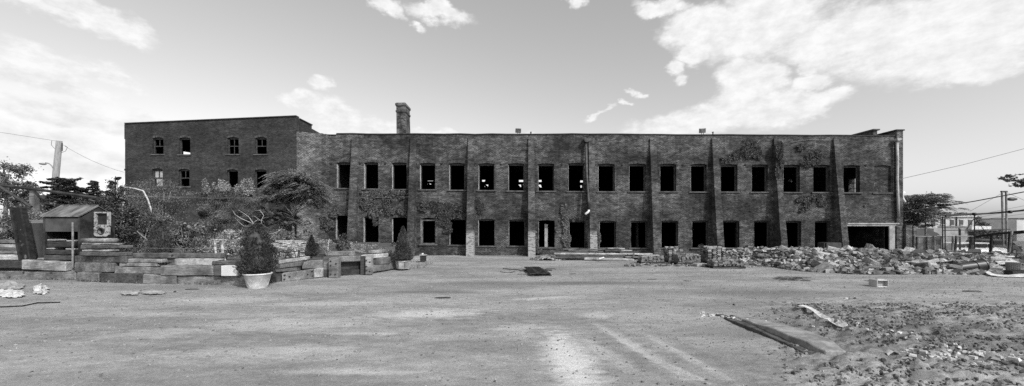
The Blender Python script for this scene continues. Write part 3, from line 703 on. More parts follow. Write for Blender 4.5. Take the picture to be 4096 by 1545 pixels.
def tree(name, label, cat, base, trunk_r, fork, blobs, leaf, mat, bark, group=None, droop=.3, asp=.55, twigs=True, part='crown', trunk='trunk'):
    """blobs: (px, py, Z, rx px, ry px, depth m, n leaves)"""
    e = empty(name, label, cat, base, group)
    lv = Leaves(); tg = []
    for (px, py, Z, rx, ry, dz, n) in blobs:
        c = P(px, py, Z); k = Z/F; lv.scatter(clump_pts(c, (rx*k, dz, ry*k), n), leaf, asp, droop)
        tg.append(c+Vector((0, 0, ry*k*.3)))
    lv.build(part, mat, e)
    m = MB(); b = Vector(base); f = Vector(fork); n = 6
    pts = [b.lerp(f, i/n)+Vector((random.uniform(-.04, .04), 0, 0))*(0 < i < n) for i in range(n+1)]
    m.tube(pts, [trunk_r*(1-.4*i/n) for i in range(n+1)], 8)
    for t_ in tg:
        q = [f.lerp(t_, i/6)+Vector((random.uniform(-.1, .1), random.uniform(-.1, .1), random.uniform(-.05, .1)))*(0 < i < 6)*(t_-f).length*.25 for i in range(7)]
        m.tube(q, [trunk_r*.55*(1-.8*i/6) for i in range(7)], 6)
        for _ in range(3 if twigs else 0):
            s = q[random.randint(3, 6)]; w = s+Vector((random.uniform(-1, 1), random.uniform(-.5, .5), random.uniform(-.1, 1)))*(t_-f).length*.35
            m.tube([s, s.lerp(w, .5)+Vector((0, 0, .05)), w], [trunk_r*.2, trunk_r*.13, trunk_r*.05], 5)
    m.build(trunk, bark, e, smooth=True)
    return e

# raised garden bed behind the timbers
wallz = [(-60,16.9),(0,16.7),(300,16.5),(306,16.1),(560,15.4),(1000,15.0),(1090,15.7),(1310,17.5),(1480,18.6),(1590,20.7)]
def WZ(px):
    for (a, za), (b, zb) in zip(wallz[:-1], wallz[1:]):
        if a <= px <= b: return za+(zb-za)*(px-a)/(b-a)
    return wallz[0][1] if px < wallz[0][0] else wallz[-1][1]
def soil():
    vs = []; fs = []; cols = list(range(-700, 1600, 40))+[1594]; rows = 8
    for c in cols:
        z0 = WZ(c)+.42; x0 = XW(c, z0); xb = x0*(29.9/z0)*.985 if c > 1000 else XW(c, 33.9)
        yb = 29.4 if c > 1240 else 33.9
        if c > 1240: xb = min(XW(c, 29.4), -6.9)
        for r in range(rows+1):
            t = r/rows; x = x0+(xb-x0)*t; y = z0+(yb-z0)*t
            z = .62+.35*t+.12*(float(fbm(np.array([x*.8]), np.array([y*.8]), 3, 3)[0])-.5)
            if c == cols[-1] : z = -.05
            vs.append((x, y, z))
    R = rows+1
    for i in range(len(cols)-1):
        for r in range(rows): fs.append((i*R+r, (i+1)*R+r, (i+1)*R+r+1, i*R+r+1))
    # front apron down to the yard
    b = len(vs)
    for i, c in enumerate(cols): z0 = WZ(c)+.42; vs.append((XW(c, z0), z0, -.1))
    for i in range(len(cols)-1): fs.append((b+i, b+i+1, (i+1)*R, i*R))
    m = MB(); m.add(vs, fs); tag(m.build('garden_soil', M['soil'], smooth=True), kind='structure')
soil()
def SZ(Z): return .62+.35*min(1, max(0, (Z-16.5)/16))

# shrubs -------------------------------------------------------------
def shrub(label, px, py, Z, rx, ry, dz, n, leaf=(.07, .12), mat='leaf', bark='bark', name='shrub', cat='shrub', group=None, droop=.2, asp=.55, stems=8, spread=.28, shell=.5, extra=()):
    c = P(px, py, Z); k = Z/F; base = (c.x, Z, SZ(Z)-.05); e = empty(name, label, cat, base, group)
    lv = Leaves(); lv.scatter(clump_pts(c, (rx*k, dz, ry*k), n, spread=spread, shell=shell), leaf, asp, droop)
    for (qx, qy, qrx, qry, qn) in extra: lv.scatter(clump_pts(P(qx, qy, Z), (qrx*k, dz*.8, qry*k), qn, spread=spread, shell=shell), leaf, asp, droop)
    lv.build('foliage', M[mat], e)
    tg = [(c.x+random.uniform(-1, 1)*rx*k*.8, Z+random.uniform(-.5, .5)*dz, c.z+random.uniform(.1, .9)*ry*k) for _ in range(stems)]
    limbs(base, .035, tg, 'stem', M[bark], e)
    return e
shrub('wide tangled twiggy shrub against the dark block under its window with a curtain', 610, 830, 25, 110, 75, 1.4, 11000, (.05,.10), 'leaf', 'bark_pale', stems=24, extra=((560,775,70,45,2500),(690,790,70,45,2200),(640,745,50,30,900)))
shrub('loose leafy shrub rising in front of the tangled twiggy one', 560, 930, 21.5, 70, 70, 1.0, 4500, (.06,.11), 'leaf', 'bark_pale', stems=12, extra=((620,880,60,40,1400),))
shrub('large leaved shrub with hanging leaves beside the dark yew cone', 735, 950, 19.5, 60, 48, .8, 1500, (.12,.24), 'leaf', stems=8, asp=.5, droop=.6, extra=((700,990,50,30,500),(760,915,40,25,400)))
shrub('pale fine leaved shrub spilling over the timbers beside the white post', 900, 975, 17.4, 60, 48, .6, 2600, (.06,.13), 'leaf_light', stems=8, asp=.4, droop=.5, extra=((860,1000,50,26,700),(950,1005,40,30,700)))
shrub('pale low shrub between the yew cone and the big potted spruce', 830, 990, 18.6, 50, 40, .6, 1700, (.06,.12), 'leaf', stems=6, droop=.4)
shrub('glossy pale leaved climber at the foot of the ivy mound', 945, 935, 20.5, 34, 24, .5, 500, (.12,.2), 'leaf_light', stems=5, asp=.7)
shrub('round leaved bush below the feathery tree', 1110, 945, 20.5, 62, 38, .9, 2800, (.07,.12), 'leaf', stems=8, extra=((1160,960,30,25,500),))
shrub('dark upright bush in front of the first mill windows', 1368, 978, 21.5, 26, 36, .5, 1500, (.07,.13), 'leaf_dark', stems=6)
shrub('light feathery weed beside the dark upright bush', 1310, 985, 20.5, 36, 28, .6, 900, (.05,.11), 'leaf_light', stems=6, asp=.35)
shrub('light feathery weed under the second mill window', 1430, 990, 22.5, 40, 26, .6, 800, (.05,.11), 'leaf_light', stems=8, asp=.35)
shrub('thin weed clump between the log and the conical tree in its planter', 1500, 1000, 21.8, 36, 22, .5, 450, (.05,.11), 'leaf_light', stems=8, asp=.35)
shrub('low weedy plants by the stacked stone wall', 1120, 1012, 17.6, 44, 18, .5, 1100, (.05,.1), 'leaf', stems=8)
shrub('low leafy plants in front of the small dark cone', 1190, 1000, 18.4, 36, 18, .5, 600, (.05,.1), 'leaf_light', stems=5)
shrub('spiky dark plant between the stacked wall end and the planter', 1552, 1022, 21.2, 20, 18, .4, 350, (.08,.2), 'leaf', stems=6, asp=.25, droop=-.6)
shrub('dark leafy bush behind the metal bin', 470, 900, 20.3, 55, 90, 1.0, 5500, (.07,.13), 'leaf_dark', stems=8, extra=((500,840,40,50,1500),(505,960,36,50,1200)))
shrub('mixed bush behind the leaning girder', 110, 900, 18.6, 130, 52, .6, 7500, (.07,.13), 'leaf', stems=8, extra=((30,960,60,40,1500),(200,880,60,36,1500)))
shrub('dark bush tucked in the gap of the timber stack', 668, 1062, 15.9, 24, 10, .2, 700, (.04,.07), 'needle', stems=4)
shrub('small dark creeper bush at the foot of the conical tree', 1575, 985, 27, 20, 16, .4, 500, (.07,.12), 'leaf_dark', stems=4)

# ivy mound with upright shoots
def ivy_mound():
    Z = 25.5; k = Z/F; e = empty('ivy_mound', 'dense dark ivy mound with pale upright shoots along its top', 'ivy', (XW(920, Z), Z, .8))
    lv = Leaves(); n = 21000
    px = rng.uniform(785, 1060, n); py = rng.uniform(752, 985, n)
    topy = 760+20*np.abs((px-905)/120)**2+18*(vnoise(px/22, px*0, 4)-.5)*2
    left = 795+np.clip((py-800)/160, 0, 1)*25; keep = (py > topy) & (px > left-14*vnoise(py/14, py*0, 8))
    px = px[keep]; py = py[keep]
    dep = Z+.9-1.1*np.sin(np.clip((px-785)/275, 0, 1)*math.pi)-.5*vnoise(px/30, py/30, 5)*1.6-np.clip((py-760)/230, 0, 1)*1.2
    c = np.stack([(px-CX)/F*dep, dep, EYE+(HY-py)/F*dep], 1)
    lv.scatter(c, (.09, .16), .8, .7, facing=(.1, -1.0, .25)); lv.build('foliage', M['ivy'], e)
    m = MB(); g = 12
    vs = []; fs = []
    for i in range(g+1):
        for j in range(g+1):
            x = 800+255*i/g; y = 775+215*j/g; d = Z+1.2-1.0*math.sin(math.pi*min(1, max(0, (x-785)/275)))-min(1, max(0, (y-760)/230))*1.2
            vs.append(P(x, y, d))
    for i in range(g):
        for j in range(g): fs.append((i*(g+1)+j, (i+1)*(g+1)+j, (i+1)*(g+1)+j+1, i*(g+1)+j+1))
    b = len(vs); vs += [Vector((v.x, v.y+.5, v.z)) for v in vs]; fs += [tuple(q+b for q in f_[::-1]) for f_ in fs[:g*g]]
    m.add(vs, fs); m.build('stem', M['bark_dark'], e)  # dark core sheet behind the ivy; shade between leaves put into its colour
    sh = Leaves(); st = MB()
    for _ in range(46):
        x = random.choice((random.gauss(822, 9), random.gauss(885, 18), random.gauss(903, 8), random.gauss(970, 14), random.gauss(1000, 12), random.uniform(800, 1040)))
        h = random.uniform(18, 75)*(.6 if abs(x-930) < 20 else 1); y0 = 770; d = Z-.4; a = P(x, y0+6, d); lean = random.uniform(-9, 9); b_ = P(x+lean, y0-h*.8, d)
        st.tube([a, a.lerp(b_, .5), b_], [.015, .012, .006], 4); q = int(h*1.6)+10
        t = rng.uniform(0, 1, q)[:, None]; cc = np.array(a)*(1-t)+np.array(b_)*t+rng.normal(size=(q, 3))*np.array([.09, .07, .04])*(1.15-t*.7); sh.scatter(cc, (.06, .11), .5, -.2)
    sh.build('shoot', M['leaf_light'], e); st.build('twig', M['bark'], e)
ivy_mound()

# ivy and creeper on the mill wall
def wall_ivy(label, areas, n, mat='ivy', stems=(), y=FZ-.05, leaf=(.08, .15), thr=.46, seed=1, sc=16.0, name='ivy'):
    """areas: (px, py, rx, ry) soft ellipses"""
    lv = Leaves(); P0 = []
    for (ax, ay, rx, ry) in areas:
        k = int(n*rx*ry/sum(r[2]*r[3] for r in areas)*2.2); a = rng.uniform(0, 2*math.pi, k); r = np.sqrt(rng.uniform(0, 1, k)); px = ax+np.cos(a)*r*rx; py = ay+np.sin(a)*r*ry
        w = fbm(px/sc, py/sc, 3, seed)+ (1-r)*.28; keep = w > thr; P0.append(np.stack([px[keep], py[keep]], 1))
    q = np.concatenate(P0); Z = y-rng.uniform(.0, .12, len(q)); c = np.stack([(q[:, 0]-CX)/F*Z, Z, EYE+(HY-q[:, 1])/F*Z], 1)
    cc = c.mean(0); e = empty(name, label, 'ivy', (float(cc[0]), y, max(.1, float(c[:, 2].min()))))
    lv.scatter(c, leaf, .8, .6, facing=(0, -1.1, .2)); lv.build('foliage', M[mat], e)
    m = MB()
    for s in stems: m.tube([P(a, b, y) for a, b in s], .02, 5)
    if stems: m.build('stem', M['bark'], e)
wall_ivy('leafy ivy spreading below the second and third upper windows', ((1540,775,95,16),(1470,800,36,42),(1500,845,30,40),(1600,780,30,18),(1548,800,20,40),(1500,880,14,26),(1560,845,26,20),(1600,850,28,14),(1440,790,14,30)), 3400, seed=3,
  stems=(((1480,765),(1470,800),(1486,840),(1496,880)),((1560,765),(1545,800),(1550,850)),((1440,770),(1480,772),(1560,768),(1620,774))))
wall_ivy('broad ivy patch below the fourth and fifth upper windows', ((1710,825,42,22),(1760,828,60,22),(1815,830,48,20),(1780,870,36,40),(1790,915,20,24),(1845,850,20,30)), 4200, seed=5, thr=.44, mat='ivy_dry')
wall_ivy('single ivy climber hanging over the second ground floor window', ((1492,875,6,22),), 90, seed=8, thr=.3)
wall_ivy('glossy ivy patch on the corner by the first ground floor window', ((1310,900,30,24),(1335,850,22,22),(1290,885,20,20)), 1500, seed=9, y=FZ-.06)
wall_ivy('ivy column climbing between the eighth and ninth ground floor windows', ((2257,840,14,28),(2258,885,16,22),(2264,925,10,20),(2266,955,18,22),(2270,985,14,14),(2240,880,10,8),(2228,920,5,10)), 1500, seed=11, thr=.42,
  stems=(((2272,995),(2264,950),(2262,900),(2256,850),(2262,815)),), mat='leaf')
wall_ivy('small ivy sprig over the ninth ground floor window', ((2296,876,14,12),), 160, seed=12, thr=.4)
wall_ivy('short ivy growth beside the tenth ground floor window', ((2394,955,9,26),), 260, seed=13, thr=.4)
wall_ivy('low ivy clump at the foot of the fourth buttress', ((2152,1000,16,14),(2142,960,7,36)), 420, seed=14, thr=.38, y=FZ-.1)
wall_ivy('thin bare creeper beside the third buttress', ((1920,830,22,32),(1915,800,16,20)), 500, seed=15, thr=.5, mat='ivy_dry', leaf=(.05,.09), stems=(((1902,880),(1912,840),(1925,800)),((1905,850),(1925,835),(1935,815))))
wall_ivy('dark dead creeper high on the wall above the fifteenth upper window', ((3000,590,44,36),(2960,620,50,20),(3035,620,30,20),(2900,640,30,12)), 2600, seed=16, thr=.47, mat='ivy_dry', leaf=(.06,.11), stems=(((2960,640),(3000,600),(3040,560)),((2900,640),(2950,625),(3010,605))))
wall_ivy('dark creeper covering the head of the eighth buttress', ((3118,600,16,40),(3128,640,8,34),(3110,690,10,30)), 1400, seed=17, thr=.42, mat='ivy_dry', leaf=(.06,.12), y=FZ-.42)
wall_ivy('creeper patch above the seventeenth upper window', ((3240,640,44,30),(3275,625,20,30),(3215,590,30,16)), 1700, seed=18, thr=.47, mat='ivy_dry', leaf=(.06,.12), stems=(((3165,570),(3230,560),(3320,562)),))
wall_ivy('creeper trailing below the seventeenth upper window', ((3250,800,66,22),(3230,820,24,20),(3290,800,30,26),(3205,830,12,24)), 1900, seed=19, thr=.45, mat='ivy_dry', leaf=(.06,.12), stems=(((3178,845),(3195,820),(3230,795),(3290,790)),((3250,780),(3260,800),(3275,825))))
wall_ivy('small dark weed growing on the sill behind the brick stacks', ((2803,985,12,9),), 90, seed=20, thr=.3, y=FZ+.1)

# dwarf spruce cones -------------------------------------------------
def cone_tree(label, px, ytop, ybot, Z, wpx, n, mat='needle', name='conical_spruce', parent=None, lump=.16, power=.8, blade=(.05, .10), group=None):
    k = Z/F; c = P(px, ybot, Z); H = (ybot-ytop)*k; R = wpx*k/2
    e = parent or empty(name, label, 'tree', (c.x, Z, c.z), group)
    def rad(t): return R*np.minimum(1, ((1-t)*1.12)**power)*np.minimum(1, .62+t*3.6)
    t = rng.uniform(0, 1, n)**1.25; a = rng.uniform(0, 2*math.pi, n)
    r = rad(t)*(1+lump*(fbm(a*2.2, t*9, 3, int(px))-.45)*3)*rng.uniform(.78, 1.04, n)
    cc = np.stack([c.x+np.cos(a)*r, Z+np.sin(a)*r, c.z+t*H], 1)
    d = np.stack([np.cos(a), np.sin(a), np.full(n, .7)], 1)+rdir(n)*.55
    l = rng.uniform(blade[0], blade[1], n); lv = Leaves(); lv.add(*leaf_arrays(cc, d, rdir(n), l, l*.32)); lv.build('crown', M[mat], e)
    m = MB(); prof = [(float(rad(np.array([q/10.]))[0])*.82+.002, H*q/10.) for q in range(11)]; m.lathe([(.001, 0)]+prof, (c.x, Z, c.z), 14); m.tube([(c.x, Z, c.z-.12), (c.x, Z, c.z+.3)], .04, 6)
    m.build('trunk', M['bark_dark'], e)  # short trunk plus added dark core cone, painting the shade between needles
    return e
cone_tree('big dark dwarf spruce growing in the white lattice pot', 1030, 896, 1097, 14.7, 132, 20000, lump=.42, power=.34)
cone_tree('tall narrow dwarf spruce growing in the octagonal wooden planter', 1612, 906, 1046, 20.3, 76, 12000, lump=.2, power=.75)
cone_tree('small dark spruce cone behind the low metal rail', 1246, 941, 1024, 18.2, 50, 6000, lump=.13)
cone_tree('broad dark yew cone standing behind the long timbers', 640, 885, 1018, 18.2, 96, 9000, 'needle_mid', 'yew_cone', lump=.25, power=.5)

# conifer with layered drooping branches
def layered_spruce():
    Z = 20.5; e = empty('spruce_tree', 'wide dark spruce with layered drooping boughs rising behind the metal bin', 'tree', (XW(300, Z), Z, .6))
    lv = Leaves(); m = MB(); k = Z/F
    for (ax, ay, rx, ry, q) in ((300,850,120,50,5200),(400,830,90,55,3600),(465,800,32,70,2200),(240,870,70,36,2400)):
        lv.scatter(clump_pts(P(ax, ay, Z), (rx*k, .9, ry*k), q, spread=.2), (.08,.2), .28, .25)
    m.tube([P(310, 1030, Z), P(305, 900, Z), P(300, 800, Z), P(302, 735, Z)], [.14, .12, .08, .02], 8)
    m.tube([P(470, 1030, Z), P(465, 880, Z), P(460, 780, Z), P(462, 705, Z)], [.1, .08, .05, .015], 7)
    boughs = []
    for (cx, y0, y1, w0, w1, q) in ((300,725,905,40,150,62),(365,712,800,20,80,22),(262,700,745,60,85,14),(462,700,930,16,64,36),(395,745,930,40,90,22),(228,745,800,30,60,14)):
        for i in range(q):
            t = random.random(); boughs.append((cx, y0+(y1-y0)*t, (w0+(w1-w0)*t)*random.uniform(.6, 1.1)))
    for (cx, y, w) in boughs:
        a = random.uniform(0, 2*math.pi); ca, sa = math.cos(a), math.sin(a)
        if abs(ca) < .35: ca = .5*(1 if ca > 0 else -1)
        o = P(cx, y+10, Z); ln = w*k; tip = o+Vector((ca*ln, sa*ln*.7, ln*random.uniform(-.28, .30)))
        mid = o.lerp(tip, .55)+Vector((0, 0, -ln*.05)); m.tube([o, mid, tip], [.02, .014, .005], 4)
        q = int(60+ln*170); t = rng.uniform(.15, 1, q)[:, None]; base = np.array(o)*(1-t)+np.array(tip)*t; side = np.array([-sa, ca, 0]); wid = (1.05-t)*ln*.42+.05
        off = rng.uniform(-1, 1, (q, 1)); c = base+side*off*wid+np.array([0, 0, 1])*(rng.normal(size=(q, 1))*.02-np.abs(off)*wid*.25)
        d = np.array([ca, sa, 0])*.8+side*off*1.2+rdir(q)*.35+np.array([0, 0, -.12]); l = rng.uniform(.10, .22, q); lv.add(*leaf_arrays(c, d, rdir(q)*.5+np.array([0, 0, 1]), l, l*.28))
        off2 = rng.uniform(-1, 1, (q//2, 1)); c2 = base[:q//2]+side*off2*wid[:q//2]*.8+np.array([0, 0, -.05]); l2 = rng.uniform(.08, .16, q//2)
        lv.add(*leaf_arrays(c2, rdir(q//2)*.6+np.array([0, 0, -.8]), rdir(q//2), l2, l2*.3))
    lv.build('crown', M['needle'], e); m.build('trunk', M['bark_dark'], e)
layered_spruce()

# feathery compound-leaved trees
def frond_tree(name, label, base_px, fork_px, Z, ends, mat, nf, flen, bark='bark', group=None, depth=.9, r=.07, base_z=None):
    b = P(*base_px, Z); 
    if base_z is not None: b.z = base_z
    f = P(*fork_px, Z); e = empty(name, label, 'tree', b, group); m = MB(); m.tube([b, b.lerp(f, .5)+Vector((.03, 0, 0)), f], [r, r*.85, r*.7], 8)
    lv = Leaves(); k = Z/F
    for (px, py, rx, ry, q) in ends:
        lv.scatter(clump_pts(P(px, py, Z), (rx*k*.9, depth*.8, ry*k*.8), q*22), (flen[0]*.22, flen[1]*.26), .5, .5)
        t_ = P(px, py, Z+random.uniform(-.3, .3)); m.tube([f, f.lerp(t_, .5)+Vector((random.uniform(-.1, .1), 0, .05)), t_], [r*.55, r*.4, r*.2], 6)
        for _ in range(q):
            u = rdir(1)[0]; o = Vector(t_)+Vector((u[0]*rx*k*random.uniform(.2, 1), u[1]*depth, u[2]*ry*k*random.uniform(.2, 1)))
            ang = math.atan2(u[1]+random.uniform(-.4, .4), u[0]+random.uniform(-.4, .4)); L_ = random.uniform(*flen); dr = Vector((math.cos(ang), math.sin(ang), 0))
            nl = 13; pts = []
            for i in range(nl):
                t = i/(nl-1); pts.append(o+dr*L_*t+Vector((0, 0, L_*(.28*t-.62*t*t))))
            A = np.array(pts); tan = np.gradient(A, axis=0); side = np.cross(tan, np.array([0, 0, 1.])); side /= np.linalg.norm(side, axis=1, keepdims=True)
            for s in (-1, 1):
                ll = L_*.27*np.sin(np.linspace(.35, 2.85, nl))+.02; d = side*s+tan/np.linalg.norm(tan, axis=1, keepdims=True)*.35+np.array([0, 0, -.28])
                lv.add(*leaf_arrays(A+side*s*ll[:, None]*.5+rng.normal(size=(nl, 3))*.006, d, np.tile([0, 0, 1.], (nl, 1))+rdir(nl)*.25, ll, ll*.36))
    lv.build('crown', M[mat], e); m.build('trunk', M[bark], e, smooth=True)
frond_tree('feathery_tree', 'slim forked tree with drooping feathery compound leaves beside the pale connecting wall', (1170,1000), (1172,862), 24.0,
  ((1095,765,34,42,44),(1130,725,34,40,52),(1175,715,36,40,52),(1220,725,36,44,52),(1262,765,30,50,50),(1200,775,44,40,60),(1112,800,34,26,34),(1268,805,26,30,34),(1160,775,40,44,52),(1235,785,34,40,40)), 'frond', 0, (.55,.95), bark='bark_pale', r=.085, base_z=.7, depth=.75)
frond_tree('feathery_tree', 'low dark feathery sapling in the shade of the forked tree', (1120,985), (1118,905), 23.0, ((1115,870,36,18,32),(1085,850,30,18,26),(1150,895,30,14,22)), 'leaf_dark', 0, (.5,.85), r=.03, base_z=.7)
frond_tree('sapling', 'thin pale leaved sapling standing beside the small dark spruce cone', (1232,1010), (1231,950), 20.4, ((1232,890,16,12,26),(1244,918,14,8,16),(1222,930,14,10,14),(1240,948,12,8,10)), 'leaf_pale', 0, (.16,.28), r=.02, depth=.25, base_z=.7)
frond_tree('street_tree', 'airy feathery tree beyond the end of the mill', (3700,960), (3702,880), 36.0, ((3655,800,36,24,90),(3700,792,32,20,80),(3640,845,38,36,120),(3735,812,30,18,60),(3685,868,36,26,80),(3752,838,22,12,36),(3790,856,22,8,36),(3660,900,30,14,40),(3640,880,26,30,60)), 'leaf', 0, (.45,.8), r=.08, base_z=-1.0, depth=1.8)
# bare branches
def bare_branch():
    Z = 18.4; e_ = MB()
    def br(pts, r0): e_.tube([P(a, b, Z+random.uniform(-.15, .15)) for a, b in pts], [r0*(1-.75*i/(len(pts)-1)) for i in range(len(pts))], 5)
    br(((1075,960),(1050,925),(1030,905),(1000,890),(965,875),(942,860),(930,842)), .028)
    br(((1030,905),(1015,895),(995,868),(970,850),(950,838)), .02); br(((1045,920),(1046,880),(1055,862),(1040,842),(1010,840)), .02)
    br(((1018,896),(1000,905),(975,905),(955,888),(940,872)), .016); br(((1046,885),(1025,870),(1012,862)), .013); br(((1075,960),(1100,940),(1105,948),(1080,968)), .012)
    br(((1056,938),(1090,935),(1115,925),(1128,914)), .016); br(((1012,893),(1030,880),(1050,882),(1060,895)), .012)
    tag(e_.build('dead_branch', M['bark_pale'], smooth=True), 'pale bare branches sprawling above the big potted spruce', 'branch')
bare_branch()
m = MB(); m.tube([P(548,925,18), P(570,945,18), P(590,960,18), P(600,985,18), P(610,1015,18)], [.02,.03,.035,.04,.04], 7); tag(m.build('tree_limb', M['bark'], smooth=True), 'pale leaning limb beside the broad yew cone', 'branch')

# trees at the edges of the yard
tree('leafy_tree', 'open crowned leafy tree behind the timber frame', 'tree', (XW(20, 32), 32, 0), .18, P(25, 800, 32), ((10,680,32,45,40,1.5,1500),(40,740,32,60,55,1.8,2600),(15,800,32,60,40,1.6,1700),(95,745,32,26,22,.9,420),(70,810,32,40,36,1.2,900),(-40,720,32,50,60,1.6,1200)), (.12,.22), M['leaf'], M['bark'])
tree('street_tree', 'tiny distant tree above the far warehouse roof', 'tree', (XW(3920, 75), 75, -1), .2, P(3920, 905, 75), ((3920,885,75,26,16,1.2,500),(3935,898,75,18,8,1,160),(3905,875,75,10,6,1,60)), (.3,.5), M['leaf'], M['bark'])
def overhang():
    Z = 17.0; e = empty('overhanging_tree', 'tree whose leafy branch tip reaches into the sky above the street lamp', 'tree', (XW(4400, Z), Z, 0))
    m = MB(); m.tube([(XW(4400, Z), Z, 0), P(4390, 900, Z), P(4370, 720, Z), P(4330, 560, Z)], [.22, .2, .15, .08], 9)
    m.tube([P(4378, 780, Z), P(4250, 745, Z), P(4130, 735, Z), P(4070, 722, Z), P(4010, 716, Z)], [.1, .07, .04, .02, .006], 6); m.build('trunk', M['bark'], e, smooth=True)
    lv = Leaves()
    for (px, py, rx, ry, n) in ((4030,712,24,8,110),(4062,722,22,12,130),(4085,735,20,12,130),(4050,703,14,6,50),(4110,725,30,18,260),(4170,720,60,30,500),(4300,640,120,90,1600),(4400,560,120,80,1500)):
        lv.scatter(clump_pts(P(px, py, Z), (rx*Z/F, .35, ry*Z/F), n), (.07, .14), .6, .4)
    lv.build('crown', M['leaf_dark'], e)
overhang()
def hedge():
    e = empty('hedge', 'clipped dark hedge across the street under the far warehouse', 'hedge', (XW(3960, 50), 50, -1)); lv = Leaves(); n = 3500
    px = rng.uniform(3898, 4040, n); py = rng.uniform(922, 985, n)+4*vnoise(px/9, px*0, 3); Z = 50-rng.uniform(0, .4, n); lv.scatter(np.stack([(px-CX)/F*Z, Z, EYE+(HY-py)/F*Z], 1), (.16,.3), .7, .2, facing=(0,-1,.3))
    lv.build('foliage', M['leaf_dark'], e); m = MB(); m.box(XW(3902, 50), XW(4036, 50), 50.01, 50.8, -1, ZH(926, 50)); m.build('stem', M['bark_dark'], e)
hedge()

# stacked stone wall in the garden
def stone_wall():
    m = MB(); Z = 19.6
    for r in range(13):
        y = 1030-r*5.2; x = 1062+random.uniform(0, 8)
        while x < 1200:
            w = random.uniform(7, 17)
            if y < 975 and x < 1100: x += w; continue
            c0 = P(x, y, Z); c1 = P(x+w-.7, y-4.6, Z); o = random.uniform(-.05, .03)
            m.box(c0.x, c1.x, Z+o, Z+.4+o, c0.z, c1.z, Matrix.Identity(4)); x += w
    tag(m.build('stone_wall', plain('flat_stone', .22, .5, 6, .9, .5, island=.35), bevel=.008), 'pale dry stacked flat stone wall behind the potted spruce', 'wall')
stone_wall()

def weeds():
    lv = Leaves(); pts = []
    for (n, fx_, fy_) in ((900, lambda n: rng.uniform(-8.5, 13, n), lambda n: 29.75-np.abs(rng.normal(size=n))*.25), (500, lambda n: rng.normal(12.5, 1.2, n)*.0+rng.uniform(9, 14.5, n), lambda n: rng.uniform(21.3, 22.0, n)), (300, lambda n: rng.uniform(-6.2, -4.6, n), lambda n: rng.uniform(20.4, 24, n)), (500, lambda n: rng.uniform(-19, -9.5, n), lambda n: None)):
        x = fx_(n); y = fy_(n)
        if y is None: 
            px = rng.uniform(-20, 1100, n); zz = np.array([WZ(p)-.06 for p in px]); x = (px-CX)/F*zz; y = zz
        k = fbm(x*1.4, y*1.4, 3, 55) > .45; x = x[k]; y = y[k]; pts.append(np.stack([x, y, ground_h(x, y)+rng.uniform(.01, .10, len(x))], 1))
    c = np.concatenate(pts); n = len(c); d = rdir(n)*.5+np.array([0, 0, 1.0]); l = rng.uniform(.06, .2, n); lv.add(*leaf_arrays(c, d, rdir(n), l, l*.18)); tag(lv.build('weeds', M['leaf']), kind='stuff')
weeds()
# ------------------------------------------------------------------ timbers of the low retaining wall
def woodmat(name, lo, hi):
    t = NT(name); oi = t.n('ShaderNodeObjectInfo'); base = t.ramp(oi.outputs['Random'], 0, 1, lo, hi, False)
    off = t.n('ShaderNodeVectorMath', operation='ADD'); t.l(t.co, off.inputs[0]); t.l(t.math('MULTIPLY', oi.outputs['Random'], 53.0), off.inputs[1])
    g = t.noise(5, 6, .7, vec=off.outputs[0], stretch=(.45, 6, 6)); n = t.noise(1.6, 5, .65, vec=off.outputs[0])
    v = t.math('MULTIPLY', base, t.ramp(g, .32, .68, .55, 1.35)); v = t.math('MULTIPLY', v, t.ramp(n, .33, .66, .5, 1.3)); t.grey(v)
    t.b.inputs['Roughness'].default_value = .88; t.bump(g, .5, .02); return t.m
M['timber'] = woodmat('weathered_timber', .085, .21); M['timber_dark'] = woodmat('dark_timber', .032, .075); M['timber_light'] = woodmat('bleached_timber', .22, .38); M['timber_end'] = plain('timber_end_grain', .04, .09, 9, .9, .4)
M['rust'] = plain('rusty_bolt', .02, .05, 5, .7, .3)
def beam(label, *a_, **k_):
    if 'Zs' not in k_ and len(a_) >= 6: k_['dz'] = k_.get('dz', 0)+random.uniform(-.05, .05)
    return beam_(label, *a_, **k_)
